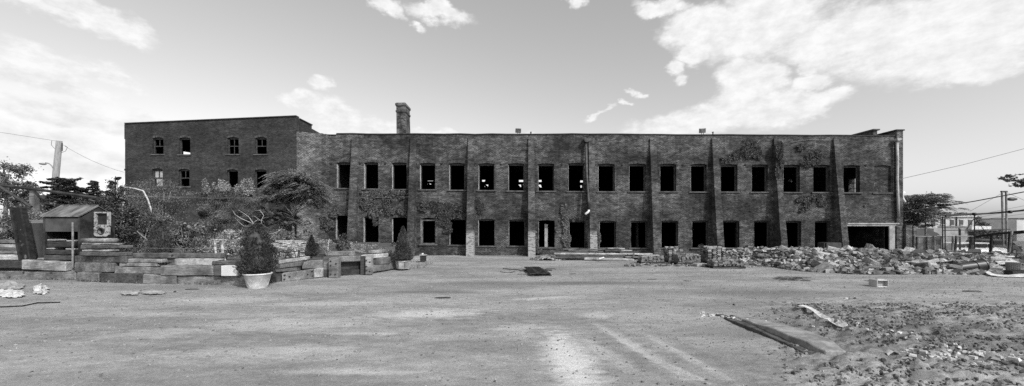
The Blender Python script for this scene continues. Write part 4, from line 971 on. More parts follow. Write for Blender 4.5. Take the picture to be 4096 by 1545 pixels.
def beam_(label, xl, xr, ytl, ybl, ytr, ybr, mat='timber', thick=.3, dz=0.0, cat='timber', name='timber', bolts=(), round_=0, group=None, Zs=None, taper=(0, 0)):
    zl, zr = (WZ(xl)+dz, WZ(xr)+dz) if Zs is None else Zs
    n = max(3, int((xr-xl)/22)); F_ = []
    for i in range(n+1):
        t = i/n; x = xl+(xr-xl)*t; Z = zl+(zr-zl)*t
        a = P(x, ybl+(ybr-ybl)*t, Z); b = P(x, ytl+(ytr-ytl)*t, Z); j = lambda s=.011: random.uniform(-s, s)
        F_.append((Vector((a.x, a.y+j(), a.z+j())), Vector((b.x, b.y+j(), b.z+j()))))
    # keep each piece clear of the soil / level ground under it
    vs = []; fs = []
    for i, (a, b) in enumerate(F_):
        tt = Vector((0, thick, 0)); e0 = taper[0] if i == 0 else (taper[1] if i == n else 0)
        vs += [a, b, b+tt, a+tt]
        if e0: 
            for q in (1, 2): vs[-4+q] = vs[-4+q]+Vector((e0, 0, 0))
    for i in range(n):
        for q in range(4): fs.append((i*4+q, i*4+4+q, i*4+4+(q+1) % 4, i*4+(q+1) % 4))
    fs += [(0, 1, 2, 3), (n*4+3, n*4+2, n*4+1, n*4)]
    m = MB(); m.add(vs, fs); c = sum(vs, Vector())/len(vs)
    body = m
    if bolts:
        e = empty(name, label, cat, (c.x, c.y, min(v.z for v in vs)), group); body.build('body', M[mat], e, bevel=.026)
        for bx, by in bolts:
            t = (bx-xl)/(xr-xl); Z = zl+(zr-zl)*t; p = P(bx, by, Z); k = MB(); k.lathe([(.001, -.035), (.03, -.03), (.035, 0), (.035, .02)], (0, 0, 0), 8, Matrix.Translation(p) @ Matrix.Rotation(math.radians(-90), 4, 'X')); k.build('bolt', M['rust'], e)
        return e
    return tag(body.build(name, M[mat], bevel=.026), label, cat, group)
T = beam
T('long bottom timber at the far end of the wall, two boards high with bolts',-60,300,1084,1120,1087,1123,bolts=((95,1091),(206,1091),(208,1115),(40,1108)))
T('short grey bottom timber just after the step in the wall',306,395,1090,1128,1092,1131,dz=.02)
T('dark creosoted bottom timber with bolt heads',395.5,570,1092,1131,1094,1140,'timber_dark',bolts=((403,1104),(404,1122),(552,1103),(553,1117)))
T('bottom timber with a curved dark notch at its end',570.5,704,1098,1137,1104,1142,dz=.03)
T('wide bottom timber running up to the white lattice pot',710,1000,1104,1144,1106,1148,dz=.01)
T('bottom timber hidden half behind the white lattice pot',1001,1098,1090,1140,1085,1134,'timber_dark',dz=.06)
T('dark second course timber at the far end of the wall',-60,82,1042,1074,1044,1074,'timber_dark',dz=.02)
T('light tilted second course timber tied with two wires',84,262,1040,1078,1048,1086,'timber_light',dz=-.02)
T('short diagonal offcut jammed beside the steel post',262,292,1052,1072,1070,1088,dz=.1,thick=.2)
T('thick second course timber beside the steel post',298,452,1050,1089,1052,1090,dz=.02)
T('second course timber with a slanted end under the pale board',456,640,1067,1097,1070,1099,dz=.03)
T('pale grained timber under the dark shadow by the white box',640.5,853,1062,1103,1064,1104,dz=.0,taper=(0,-.04))
T('third course timber under the sheaf of planks',297,504,1024,1050,1026,1052,dz=.05)
T('thin bleached board lying on the slanted timber',476,628,1052,1066,1054,1068,'timber_light',dz=.06,taper=(0,-.08))
T('short pale third course timber with one shadowed end',494,646,1036,1051,1038,1053,dz=.09)
T('light timber with a diagonal shadow at its end, above the grained one',696,858,1036,1062,1037,1064,'timber_light',dz=.05,taper=(0,.16))
T('narrow board resting over the white box',846,953,1045,1061,1043,1060,dz=.0)
T('very long split timber along the top of the wall',503,880,1013,1034,1014,1034,dz=.4,bolts=((690,1022),))
T('long grey timber second from the top of the tall stack',316,503,1007,1024,1009,1025,dz=.08)
T('cross board high in the tall stack beside the metal bin',320,506,981,997,983,994,dz=.12)
T('light plank between the boards of the tall stack',326,474,972,980,973,981,'timber_light',dz=.16,thick=.2)
T('second light plank lower in the tall stack',326,474,998,1006,999,1006,'timber_light',dz=.14,thick=.2)
T('thin grey board showing under the cross board of the tall stack',322,480,988+10,1000-2,988+10,1000-2,dz=.3) if False else None
m = MB(); a = P(330, 962, WZ(330)+.3); b = P(466, 962, WZ(466)+.3); m.tube([a, a.lerp(b, .5), b], .09, 12); tag(m.build('cardboard_tube', M['timber_light'], smooth=True), 'thick pale round roll lying on top of the tall timber stack', 'roll')
# stack inside the bin
for (lab, x0, x1, y0, y1, mt, zz) in (('dark chunky block on top of the stack inside the metal bin',186,290,966,989,'timber_dark',17.0),('dark block in the middle of the stack inside the metal bin',178,288,1000,1019,'timber_dark',16.95),('dark long block at the bottom of the stack inside the metal bin',174,292,1022,1041,'timber_dark',16.9),
   ('small white plank end atop the bin stack on the tank side',186,218,958,964,'timber_light',17.0),('small white plank end atop the bin stack beside the steel post',262,289,961,967,'timber_light',16.98),('white plank end in the bin stack, lower, on the tank side',182,215,992,998,'timber_light',16.97),('white plank end in the bin stack, lower, beside the steel post',259,289,994,1000,'timber_light',16.95),
   ('thin offcut lying at the foot of the bin stack',146,190,1032,1040,'timber',16.95)):
    beam(lab, x0, x1, y0, y1, y0+1, y1+1, mt, Zs=(zz, zz+.03), thick=.5)
for (lab, y0, y1, mt) in (('top grey board of the pile left of the leaning girder',960,974,'timber'),('light second board of the pile left of the leaning girder',976,992,'timber_light'),('third board of the pile left of the leaning girder',1002,1016,'timber'),('pale thick bottom board of the pile left of the leaning girder',1018,1041,'timber_light')):
    beam(lab.replace('left of','beyond'), -60, random.choice((66, 70, 74)), y0, y1, y0+2, y1+1, mt, Zs=(17.15, 17.1), thick=.5)
# receding wall
T('small slab on top of the wall just behind the potted spruce',1086,1122,1031,1046,1028,1044,'timber_light',dz=.3)
T('tilted plank rising toward the small cone, top of its stack',1112,1224,1043,1058,1026,1041,'timber_light',dz=-.02,taper=(0,.04))
T('plank with a rounded end below the tilted plank',1106,1202,1062,1077,1049,1064,'timber',dz=.0,taper=(0,.04))
T('grey timber under the two slanting planks',1102,1188,1076,1091,1070,1085,'timber',dz=.04)
T('wide timber with scattered bolts on the receding wall',1125,1254,1093,1130,1077,1114,'timber',dz=.0,bolts=((1137,1118),(1138,1102),(1158,1107),(1230,1098),(1248,1086),(1250,1104)))
T('small white edged block against the wall behind the pot',1103,1124,1096,1130,1092,1127,'timber_dark',dz=.08)
T('pale timber continuing to the bolted gate posts',1255,1292,1075,1112,1073,1109,'timber_light',dz=.02)
T('broad upper timber ending at the bolted gate posts',1208,1292,1045,1078,1040,1073,'timber',dz=.06,taper=(0,0))
def post(label, x0, x1, y0, y1, mat, Z, bolts=(), thick=.3, rd=False):
    k = Z/F; a = P(x0, y1, Z); b = P(x1, y0, Z); e = empty('timber_post', label, 'post', ((a.x+b.x)/2, Z, a.z)); m = MB()
    n = 8; w = b.x-a.x; prof = [(a.x, a.z), (b.x, a.z), (b.x, b.z-(.06 if rd else 0))]
    if rd: prof += [(a.x+w*(.5+.5*math.cos(t)), b.z-.06+.06*math.sin(t)) for t in [math.pi*i/8 for i in range(1, 8)]]+[(a.x, b.z-.06)]
    else: prof += [(a.x+random.uniform(-.01, .01), b.z+random.uniform(-.01, .01))]
    if not rd: prof[2] = (b.x, b.z)
    m.prism(prof, Z, Z+thick); m.build('body', M[mat], e, bevel=.012)
    for bx, by in bolts:
        p = P(bx, by, Z); q = MB(); q.lathe([(.001, -.035), (.03, -.03), (.035, 0), (.035, .02)], (0, 0, 0), 8, Matrix.Translation(p) @ Matrix.Rotation(math.radians(-90), 4, 'X')); q.build('bolt', M['rust'], e)
post('grey upright timber behind the round topped bolted post',1293,1316,1031,1080,'timber',17.45)
post('dark upright stub under the grey upright timber',1290,1313,1081,1113,'timber_dark',17.4)
post('broad upright post with a rounded top and four bolts',1314,1352,1030,1114,'timber',17.2,((1323,1045),(1344,1055),(1323,1062),(1322,1098),(1341,1098)),rd=True)
T('dark rounded rail between the two bolted posts',1352,1441,1050,1080,1048,1076,'timber_dark',Zs=(18.0,18.6))
T('top rail spanning the two bolted posts',1353,1440,1026,1049,1024,1045,'timber',Zs=(17.7,18.3))
T('bottom rail with a bolted plate between the posts',1352,1441,1080,1106,1077,1100,'timber_dark',Zs=(17.9,18.5),bolts=((1362,1084),(1372,1084),(1362,1098),(1372,1098)))
post('dark upright beam behind the bright bolted post',1441,1461,1026,1098,'timber_dark',18.35)
post('bright upright post with bolts at the wall corner',1461.5,1484,1024,1099,'timber_light',18.2,((1466,1042),(1480,1048),(1466,1066),(1467,1082),(1480,1085)))
T('long top timber with a rounded far end over the corner post',1442,1546,1021,1037,1014,1031,'timber_light',Zs=(18.7,19.8))
T('square ended timber with a dark gap beside it',1500,1556,1036,1061,1032,1056,'timber',Zs=(18.9,19.9))
T('bottom timber of the last stretch before the planter',1485,1586,1062,1091,1049,1075,'timber',Zs=(18.6,20.6))
T('thin end stub stacked beside the octagonal planter',1562,1590,1042,1056,1039,1053,'timber',Zs=(20.4,20.9))
T('small pale block on top of the long top timber',1472,1528,1002,1015,1000,1014,'timber_light',Zs=(20.0,20.3))
m = MB(); m.tube([P(1576,1063,20.35), P(1590,1061,20.8)], .15, 12); tag(m.build('log', M['timber_end'], smooth=False), 'short round log end beside the octagonal planter', 'log')
T('curved split log section on the top rail',1310,1414,1007,1025,1004,1023,'timber',Zs=(18.2,18.9),taper=(0,-.06))
m = MB(); m.tube([P(1414,1003,19.3), P(1432,1006,19.5), P(1450,1011,19.7), P(1464,1012,19.9)], [.07,.07,.07,.03], 8); tag(m.build('driftwood_log', M['bark']), 'gnarled driftwood branch beside the small pale block', 'log')
# steel post, white box, wire rail
m = MB(); m.tube([P(291,1072,16.6), P(291,890,16.6)], .035, 8); tag(m.build('steel_post', M['metal_mid']), 'thin steel post standing between the bin and the tall stack', 'post')
a = P(888, 1104, 14.95); b = P(953, 1063, 14.95); m = MB(); m.box(a.x, b.x, 14.9, 15.2, a.z, b.z); tag(m.build('white_box', plain('white_panel', .5, .6, 2, .7, .1), bevel=.01), 'plain white box set under the narrow board in the wall', 'box')
a = P(855, 1103, 15.0); b = P(887, 1063, 15.0); m = MB(); m.box(a.x, b.x, 15.0, 15.3, a.z, b.z); tag(m.build('timber', M['timber_dark'], bevel=.01), 'dark square block between the grained timber and the white box', 'timber')
m = MB(); m.tube([P(480,991,16.2), P(640,994,16.0), P(800,995,15.9), P(900,996,15.8)], .007, 6); tag(m.build('wire_rail', M['metal_mid']), 'thin pale wire stretched above the long split timber', 'wire')
# white bent posts with a crossbar (pale trellis)
m = MB(); Z = 16.0
m.tube([P(858,962,Z), P(861,985,Z), P(862,1003,Z), P(866,1025,Z), P(876,1044,Z)], .045, 7); m.tube([P(892,962,Z), P(890,985,Z), P(890,1010,Z), P(894,1030,Z), P(900,1045,Z)], .05, 7); m.tube([P(853,960,Z), P(905,960,Z)], .025, 6)
tag(m.build('trellis', plain('chalky_paint', .2, .5, 9, .8, .3, edge=(.45, .55))), 'white chalky bent posts with a crossbar in the pale shrub', 'trellis')
# black metal rail by the small cone
m = MB(); m.tube([P(1224,1027,17.6), P(1290,1026,17.8)], .014, 6); m.tube([P(1226,1027,17.6), P(1226,1042,17.6)], .012, 6); m.tube([P(1288,1026,17.8), P(1288,1043,17.8)], .012, 6); tag(m.build('metal_rail', M['iron']), 'low black metal rail in front of the small cone', 'rail')
m = MB(); m.tube([P(1312,1004,19.5), P(1314,962,19.5)], .015, 6); tag(m.build('marker_stake', plain('banded_stake', .1, .8, 14, .7, 0, stretch=(0, 0, 1), edge=(.49, .51))), 'slim black and white banded stake in the garden bed', 'stake')

# ------------------------------------------------------------------ pots and planters
def lattice_pot():
    Z = 14.5; c = P(1031, 1152, Z); k = Z/F; e = empty('plant_pot', 'round white plant pot with a raised lattice pattern and rolled rim', 'pot', c)
    mt = plain('white_terracotta', .40, .60, 5, .6, .1)
    H = 60*k; r0 = 33*k; r1 = 51*k
    m = MB(); m.lathe([(.001, 0), (r0, 0), (r0+.005, .02), (r1-.03, H-.06), (r1-.02, H-.055), (r1-.03, H-.05)], c, 40)
    lat = MB()
    for s in (-1, 1):
        for q in range(11):
            pts = []
            for i in range(9):
                t = i/8; z = .05+(H-.15)*t; r = r0+(r1-.03-r0)*(z/H)+.004; a = 2*math.pi*q/11+s*t*.62; pts.append((c.x+math.cos(a)*r, c.y+math.sin(a)*r, c.z+z))
            lat.tube(pts, .008, 4, cap=False)
    m.build('body', mt, e, smooth=True); lat.build('lattice', mt, e)
    m = MB(); m.lathe([(r1-.035, H-.055), (r1-.005, H-.05), (r1+.012, H-.03), (r1+.012, H-.01), (r1, 0+H), (r1-.05, H), (r1-.06, H-.03)], c, 40); m.build('rim', mt, e, smooth=True)
    m = MB(); m.lathe([(.001, H-.03), (r1-.055, H-.03)], c, 30); m.build('soil', M['soil'], e)
lattice_pot()
def planter():
    Z = 20.3; c = P(1613, 1074, Z); k = Z/F; e = empty('wooden_planter', 'octagonal wooden planter of light boards', 'planter', c); mt = M['timber_light']
    r0, r1, H = 27*k, 30*k, 31*k
    for q in range(8):
        a0 = 2*math.pi*(q+.5)/8+.02; a1 = 2*math.pi*(q+1.5)/8-.02; m = MB()
        vs = [(c.x+math.cos(a)*r, c.y+math.sin(a)*r, c.z+z) for z, rr in ((0, r0), (H, r1)) for r, a in ((rr, a0), (rr, a1), (rr-.03, a1), (rr-.03, a0))]
        m.hexa(vs); m.build('side_board', mt, e)
    m = MB(); m.lathe([(r1-.03, H-.02), (r1+.025, H-.02), (r1+.025, H+.01), (r1-.03, H+.01), (r1-.03, H-.02)], c, 8, Matrix.Translation(c) @ Matrix.Rotation(math.pi/8, 4, 'Z') @ Matrix.Translation(-c)); m.build('rim', mt, e)
    m = MB(); m.lathe([(.001, H-.03), (r1-.035, H-.03)], c, 12); m.build('soil', M['soil'], e)
planter()
def urn():
    Z = 24.6; c = P(1693, 1046, Z); k = Z/F; e = empty('flower_box', 'small dark box planter with a pale rim at the foot of the mill', 'planter', c); m = MB()
    m.hexa([(c.x-10*k, Z-.15, c.z), (c.x+10*k, Z-.15, c.z), (c.x+10*k, Z+.15, c.z), (c.x-10*k, Z+.15, c.z), (c.x-11*k, Z-.16, c.z+24*k), (c.x+11*k, Z-.16, c.z+24*k), (c.x+11*k, Z+.16, c.z+24*k), (c.x-11*k, Z+.16, c.z+24*k)])
    m.build('body', M['timber_dark'], e); m = MB(); m.box(c.x-13*k, c.x+13*k, Z-.2, Z+.2, c.z+24.5*k, c.z+27.5*k); m.build('rim', M['concrete'], e)
    m = MB(); m.box(c.x-5*k, c.x+1*k, Z-.05, Z+.05, c.z+28*k, c.z+33*k); m.build('stone', M['pipe_white'], e)
urn()
m = MB(); a = P(1570, 1046, 26.0); b = P(1735, 1036, 27.6); m.box(a.x, b.x, 25.8, 28.2, -.2, .07); tag(m.build('paving_slab', M['concrete']), 'thin pale concrete slab behind the octagonal planter', 'slab')

# ------------------------------------------------------------------ metal bin, tank, girder
def bin_shed():
    X0, X1, Y0, Y1 = -20.3, -18.7, 17.2, 18.72; ze = ZH(867, 17.2); zr = ZH(826, 17.95); ym = 17.95; e = empty('metal_bin', 'dark steel gabled bin with an open front beside the tall timber stack', 'bin', (-19.5, 17.9, .5))
    dk = plain('sooty_steel', .012, .05, 1.6, .55, .3, spec=.4); rfm = plain('worn_steel_sheet', .06, .2, 1.4, .5, .2, stretch=(2.5, .5, 1), spec=.5)
    t = .02; zo = ZH(927, 17.2)
    m = MB(); m.box(X0+.08, X1-.08, Y0+.02, Y0+.04, zo, ze-.05); m.build('front_panel', plain('scuffed_steel', .03, .075, 1.2, .6, .2), e)
    for x in (X0, X1-.08): m = MB(); m.box(x, x+.08, Y0, Y0+.08, .4, ze-.02); m.build('corner_post', dk, e)
    m = MB(); m.add([(X1, Y0+.08, .4), (X1, Y1, .4), (X1, Y1, ze), (X1, ym, zr-.03), (X1, Y0+.08, ze-.02), (X1-t, Y0+.08, .4), (X1-t, Y1, .4), (X1-t, Y1, ze), (X1-t, ym, zr-.03), (X1-t, Y0+.08, ze-.02)],
      [(0,1,2,3,4), (9,8,7,6,5), (0,5,6,1), (1,6,7,2), (2,7,8,3), (3,8,9,4), (4,9,5,0)]); m.build('gable_panel', dk, e)
    m = MB(); m.add([(X0, Y0+.08, .4), (X0, Y1, .4), (X0, Y1, ze), (X0, ym, zr-.03), (X0, Y0+.08, ze-.02), (X0+t, Y0+.08, .4), (X0+t, Y1, .4), (X0+t, Y1, ze), (X0+t, ym, zr-.03), (X0+t, Y0+.08, ze-.02)],
      [(0,1,2,3,4), (9,8,7,6,5), (0,5,6,1), (1,6,7,2), (2,7,8,3), (3,8,9,4), (4,9,5,0)]); m.build('gable_panel', dk, e)
    m = MB(); m.box(X0+.03, X1-.03, Y1-.04, Y1-.01, .4, ze); m.build('back_panel', dk, e)
    for (ya, za, yb, zb) in ((Y0-.06, ze-.01, ym, zr), (ym+.001, zr, Y1+.06, ze-.01)):
        m = MB(); m.hexa([(X0-.04, ya, za), (X1+.04, ya, za), (X1+.04, yb, zb), (X0-.04, yb, zb), (X0-.04, ya, za+.025), (X1+.04, ya, za+.025), (X1+.04, yb, zb+.025), (X0-.04, yb, zb+.025)]); m.build('roof_panel', rfm, e)
    for x in (X0-.02, X1+.0):
        m = MB(); m.tube([(x, Y0-.06, ze+.03), (x, ym, zr+.04)], .028, 6); m.build('roof_edge', rfm, e)
    m = MB(); m.tube([(X0-.02, ym, zr+.045), (X1+.02, ym, zr+.045)], .025, 6); m.build('ridge', rfm, e)
    # pale framed hatch with a round port standing out from the gable
    hb = empty('wall_hatch', 'pale flaking framed box with a round port mounted on the steel bin', 'hatch', (-18.35, 17.75, 1.7))
    wp = plain('flaking_cream_paint', .10, .32, 9, .8, .3, edge=(.4, .5)); Z = 17.75; xa, xb = XW(375, Z), XW(433, Z); z0, z1, zm = ZH(946, Z), ZH(848, Z), ZH(904, Z); b = .065
    m = MB(); m.box(xa, xa+b, Z, Z+.13, zm, z1); m.box(xb-b, xb, Z, Z+.13, zm, z1); m.box(xa+b, xb-b, Z, Z+.13, z1-b, z1); m.box(xa+b, xb-b, Z+.002, Z+.13, zm, zm+b*.8); m.build('frame', wp, hb, bevel=.006)
    cx, cz = (xa+xb)/2, (z0+zm)/2; n = 20; r = .13; vs = []; fs = []
    sq = []
    for i in range(n):
        a = 2*math.pi*i/n; ca, sa = math.cos(a), math.sin(a); q = 1/max(abs(ca), abs(sa)); sq.append((cx+ca*q*(xb-xa)/2, cz+sa*q*(zm-z0)/2)); 
    vs = [(x, Z, z) for x, z in sq]+[(cx+math.cos(2*math.pi*i/n)*r, Z, cz+math.sin(2*math.pi*i/n)*r) for i in range(n)]
    vs += [(x, y+.1 if k < n else y+.09, z) for k, (x, y, z) in enumerate(vs)]
    for i in range(n):
        j = (i+1) % n; fs += [(i, j, n+j, n+i), (n+i, n+j, 3*n+j, 3*n+i), (i, 2*n+i, 2*n+j, j)]
    m = MB(); m.add(vs, fs); m.build('port_panel', wp, hb)
    m = MB(); m.lathe([(r-.01, -.03), (r+.03, -.02), (r+.03, 0.01), (r-.012, .03)], (0, 0, 0), 20, Matrix.Translation((cx, Z, cz)) @ Matrix.Rotation(math.radians(-90), 4, 'X')); m.build('port_ring', M['rust'], hb)
    m = MB(); m.box(xa+.03, xb-.03, Z+.11, Z+.13, z0+.02, z1-.03); m.build('back_panel', dk, hb)
bin_shed()
def tank():
    Z = 18.0; c = P(148, 1040, Z); e = empty('steel_tank', 'dark upright steel tank with a pale domed lid beside the leaning girder', 'tank', (c.x, Z, .6)); r = 34*Z/F; z1 = ZH(893, Z)
    m = MB(); m.lathe([(r, .55), (r, z1-.0)], (c.x, Z, 0), 24); m.build('body', plain('tank_steel', .03, .07, 1.5, .5, .2, stretch=(1, 1, .3)), e, smooth=True)
    m = MB(); m.lathe([(r+.01, z1), (r*.8, z1+.12), (r*.4, z1+.15), (.001, z1+.15)], (c.x, Z, 0), 24); m.build('lid', plain('tank_lid', .12, .2, 3, .5, .2), e, smooth=True)
tank()
def girder():
    Z = 16.85; A = [P(50, 830, Z+.25), P(93, 832, Z+.25), P(130, 1040, Z), P(88, 1040, Z)]; t = Vector((0, .06, 0)); m = MB(); n = 10; vs = []; fs = []
    for i in range(n+1):
        k = i/n; l = A[0].lerp(A[3], k); r = A[1].lerp(A[2], k); vs += [l, r, r+t, l+t]
    for i in range(n):
        for q in range(4): fs.append((i*4+q, i*4+(q+1) % 4, i*4+4+(q+1) % 4, i*4+4+q))
    fs += [(3, 2, 1, 0), tuple(n*4+q for q in range(4))]; m.add(vs, fs); e = empty('leaning_girder', 'dark flaking steel girder leaning upright beside the tank', 'girder', P(108, 1040, Z))
    m.build('web', plain('flaking_steel', .012, .17, 2.6, .8, .6, edge=(.56, .72)), e)
    for a, b in ((0, 3), (1, 2)):
        m = MB(); p0, p1 = A[a], A[b]; w = .045; m.hexa([p1+Vector((-w, -.09, 0)), p1+Vector((w, -.09, 0)), p1+Vector((w, .09, 0)), p1+Vector((-w, .09, 0)), p0+Vector((-w, -.09, 0)), p0+Vector((w, -.09, 0)), p0+Vector((w, .09, 0)), p0+Vector((-w, .09, 0))]); m.build('flange', M['iron'], e)
girder()
# timber frame, white pipe, utility pole, wires, low building far behind
def pergola():
    Z = 19.0; e = empty('pergola', 'rough timber frame with a post, long top beam and diagonal brace behind the bin', 'frame', (XW(128, Z), Z, .7)); k = Z/F
    m = MB(); m.tube([P(-80,732,Z), P(140,757,Z), P(390,792,Z)], .075, 6); m.build('beam', M['timber_dark'], e)
    m = MB(); a = P(119, 757, Z+.1); b = P(139, 990, Z+.1); m.box(a.x, b.x, Z+.08, Z+.3, .6, a.z-.03); m.build('post', M['timber'], e)
    m = MB(); m.tube([P(-60,712,Z-.1), P(-2,746,Z-.1), P(126,828,Z-.1)], .06, 6); m.build('brace', M['timber_dark'], e)
pergola()
m = MB(); m.tube([P(480,747,21), P(500,750,21), P(540,755,21), P(573,764,21), P(590,795,21), P(602,830,21), P(606,850,21)], .038, 8); tag(m.build('bent_pipe', plain('chipped_white_pipe', .06, .42, 10, .6, .1, edge=(.38, .5)), smooth=True), 'bent white pipe poking out of the twiggy shrub', 'pipe')
def pole():
    Z = 38.0; e = empty('utility_pole', 'thick leaning wooden utility pole without crossarms beside the three storey block', 'pole', P(205, 960, Z)); 
    m = MB(); m.tube([(P(200, 980, Z)), P(214, 800, Z), P(237, 564, Z)], [.30, .27, .22], 14); m.build('shaft', plain('pole_wood', .16, .26, 6, .9, .4, stretch=(3, 3, .3)), e, smooth=True)
    m = MB(); m.tube([P(214,675,Z-.2), P(205,662,Z-.2), P(195,654,Z-.2), P(182,652,Z-.2)], .045, 7); m.build('lamp_arm', M['metal_mid'], e, smooth=True)
    c = P(171, 656, Z-.2); m = MB(); R = Matrix.Translation(c) @ Matrix.Rotation(math.radians(4), 4, 'Y') @ Matrix.Diagonal((1, .55, .42, 1)); 
    m.lathe([(.001,-.34),(.13,-.31),(.22,-.16),(.26,.02),(.22,.2),(.12,.3),(.001,.32)], (0,0,0), 14, R @ Matrix.Rotation(math.radians(90), 4, 'Y')); m.build('lamp_head', M['metal_mid'], e, smooth=True)
    m = MB(); c = P(248, 590, Z); 
    for q in range(7): m.box(c.x-.12, c.x+.06, Z-.02, Z+.02, c.z-.35+q*.12, c.z-.33+q*.12)
    m.box(c.x+.03, c.x+.06, Z-.02, Z+.02, c.z-.36, c.z+.42); m.build('cable_rack', M['iron'], e)
pole()
def wire(label, pts, r=.02, mat='iron', name='overhead_wire', sag=0):
    m = MB(); A = [P(*p) for p in pts]; out = []
    for a, b in zip(A[:-1], A[1:]):
        for i in range(8): t = i/8; out.append(a.lerp(b, t)-Vector((0, 0, sag*4*t*(1-t))))
    out.append(A[-1]); m.tube(out, r, 5); tag(m.build(name, M[mat]), label, 'wire')
wire('thin overhead wire coming in to the top of the leaning utility pole', ((-60,520,38),(228,565,38)), .012)
wire('thin overhead wire from the utility pole down to the three storey block', ((252,580,38),(497,690,35)), .011, sag=.25)
wire('looped jumper wire hanging beside the top of the utility pole', ((207,563,38),(205,580,38),(222,598,38)), .016)
wire('small looped wire on the block side of the utility pole', ((260,583,38),(270,590,38),(262,605,38),(246,611,38)), .016)
wire('upper pale line strung low across the garden to the second buttress', ((500,786,20),(900,790,21.5),(1300,794,25),(1640,788,28.8)), .005, 'metal_mid')
wire('lower pale line strung across the garden in front of the ivy mound', ((480,781,20),(760,792,21),(1200,801,24),(1330,804,28)), .004, 'metal_mid')
def far_shed():
    Z = 52; e = empty('low_building', 'low dark roofed building far behind the timber frame', 'building', (XW(140, Z), Z, 0)); m = MB()
    m.box(XW(60, Z), XW(300, Z), Z, Z+6, 0, ZH(800, Z)); m.build('wall', M['brick_dark'], e); m = MB(); m.box(XW(92, Z), XW(190, Z), Z-.3, Z+5, ZH(800, Z)+.003, ZH(781, Z)); m.build('roof', M['roof'], e)
far_shed()
# ------------------------------------------------------------------ yard clutter near the mill
M['chunk'] = objrand('broken_masonry', .07, .42, 5, .92, .5); M['chunk_stuff'] = plain('broken_masonry_small', .08, .26, 1.2, .95, .5, island=.75); M['brick_loose'] = objrand('loose_brick', .07, .22, 9, .92, .5)
M['black'] = plain('black_plastic', .008, .02, 4, .45, .1, spec=.5); M['sheet_white'] = plain('dirty_white_sheet', .32, .66, 7, .7, .3); M['tin'] = plain('corrugated_tin', .06, .14, 4, .5, .2, metal=.4)
def lumber():
    B = [ # x0,x1,y0,y1(px at Z),Z, mat, tilt, label
     (2205,2343,1027,1035,25.9,'timber_dark',1,'dark bottom board at the ivy end of the lumber pile'),(2337,2537,1032,1040,25.7,'timber_light',4,'pale bottom board at the front of the lumber pile'),
     (2225,2500,1020,1027,26.3,'timber_dark',1,'long dark board low in the lumber pile'),(2500,2640,1026,1033,26.1,'timber',2,'grey board jutting toward the brick stacks'),
     (2217,2613,1012,1019,26.5,'timber_light',3,'longest pale board across the lumber pile'),(2390,2560,1020,1026,26.6,'timber',1,'mid grey board in the core of the lumber pile'),
     (2198,2352,1005,1012,26.8,'timber_dark',2,'dark board overhanging the ivy end of the pile'),(2273,2533,1001,1006,27.0,'timber',7,'slightly tilted board near the top of the lumber pile'),
     (2420,2487,1000,1008,26.7,'timber_dark',0,'short thick block on top of the lumber pile'),(2430,2500,993,998,27.3,'timber_light',0,'pale short board end at the top of the pile'),
     (2510,2576,1014,1020,26.4,'timber_light',1,'bright short board at the brick stack end of the pile'),(2570,2640,1020,1024,26.3,'timber_light',1,'thin bright batten toward the brick stacks'),
     (2480,2530,1000,1005,27.1,'timber_light',1,'small bright offcut high on the pile'),(2250,2420,996,1000,27.6,'timber',1,'rear grey board highest in the lumber pile'),(2260,2560,1006,1011,27.3,'timber_dark',2,'rear dark board behind the tilted one'),
     (2400,2600,1034,1037,26.6,'timber_dark',0,'dark runner under the lumber pile')]
    for x0, x1, y0, y1, Z, mt, tl, lab in B:
        beam(lab, x0, x1, y0, y1, y0+tl, y1+tl, mt, Zs=(Z, Z-.05), thick=random.uniform(.25, .7), cat='board', name='board')
    a = P(2396, 1037, 25.0); b = P(2415, 1032, 25.2); m = MB(); m.tube([a, b], .07, 4); tag(m.build('board_offcut', M['sheet_white']), 'small white offcut leaning on the front of the pile', 'board')
    a = P(2533, 1028, 26.0); b = P(2536, 1012, 26.0); m = MB(); m.tube([a, b], .045, 4); tag(m.build('stake', M['timber']), 'short upright stake leaning at the lumber pile', 'stake')
    Z = FZ+.15; beam('pale plank standing upright inside the eighth ground floor doorway', 2178, 2191, 897, 989, 897, 989, 'concrete', Zs=(FZ+.5, FZ+.5), thick=.04, cat='plank', name='plank')
    m = MB(); vs = []
    for i in range(900):
        x = random.gauss(2185, 26); y = random.gauss(1028, 2.5); Z = 26.2+random.uniform(-.6, 1.5); r = random.uniform(.02, .05); c = Vector((XW(x, Z), Z, .02+max(0, .18-abs(x-2185)*.004))); m.box(-r, r, -r, r, -r*.6, r*.6, Matrix.Translation(c) @ Euler((random.random()*3, random.random()*3, 0)).to_matrix().to_4x4())
    tag(m.build('gravel_heap', M['chunk_stuff']), kind='stuff')
lumber()
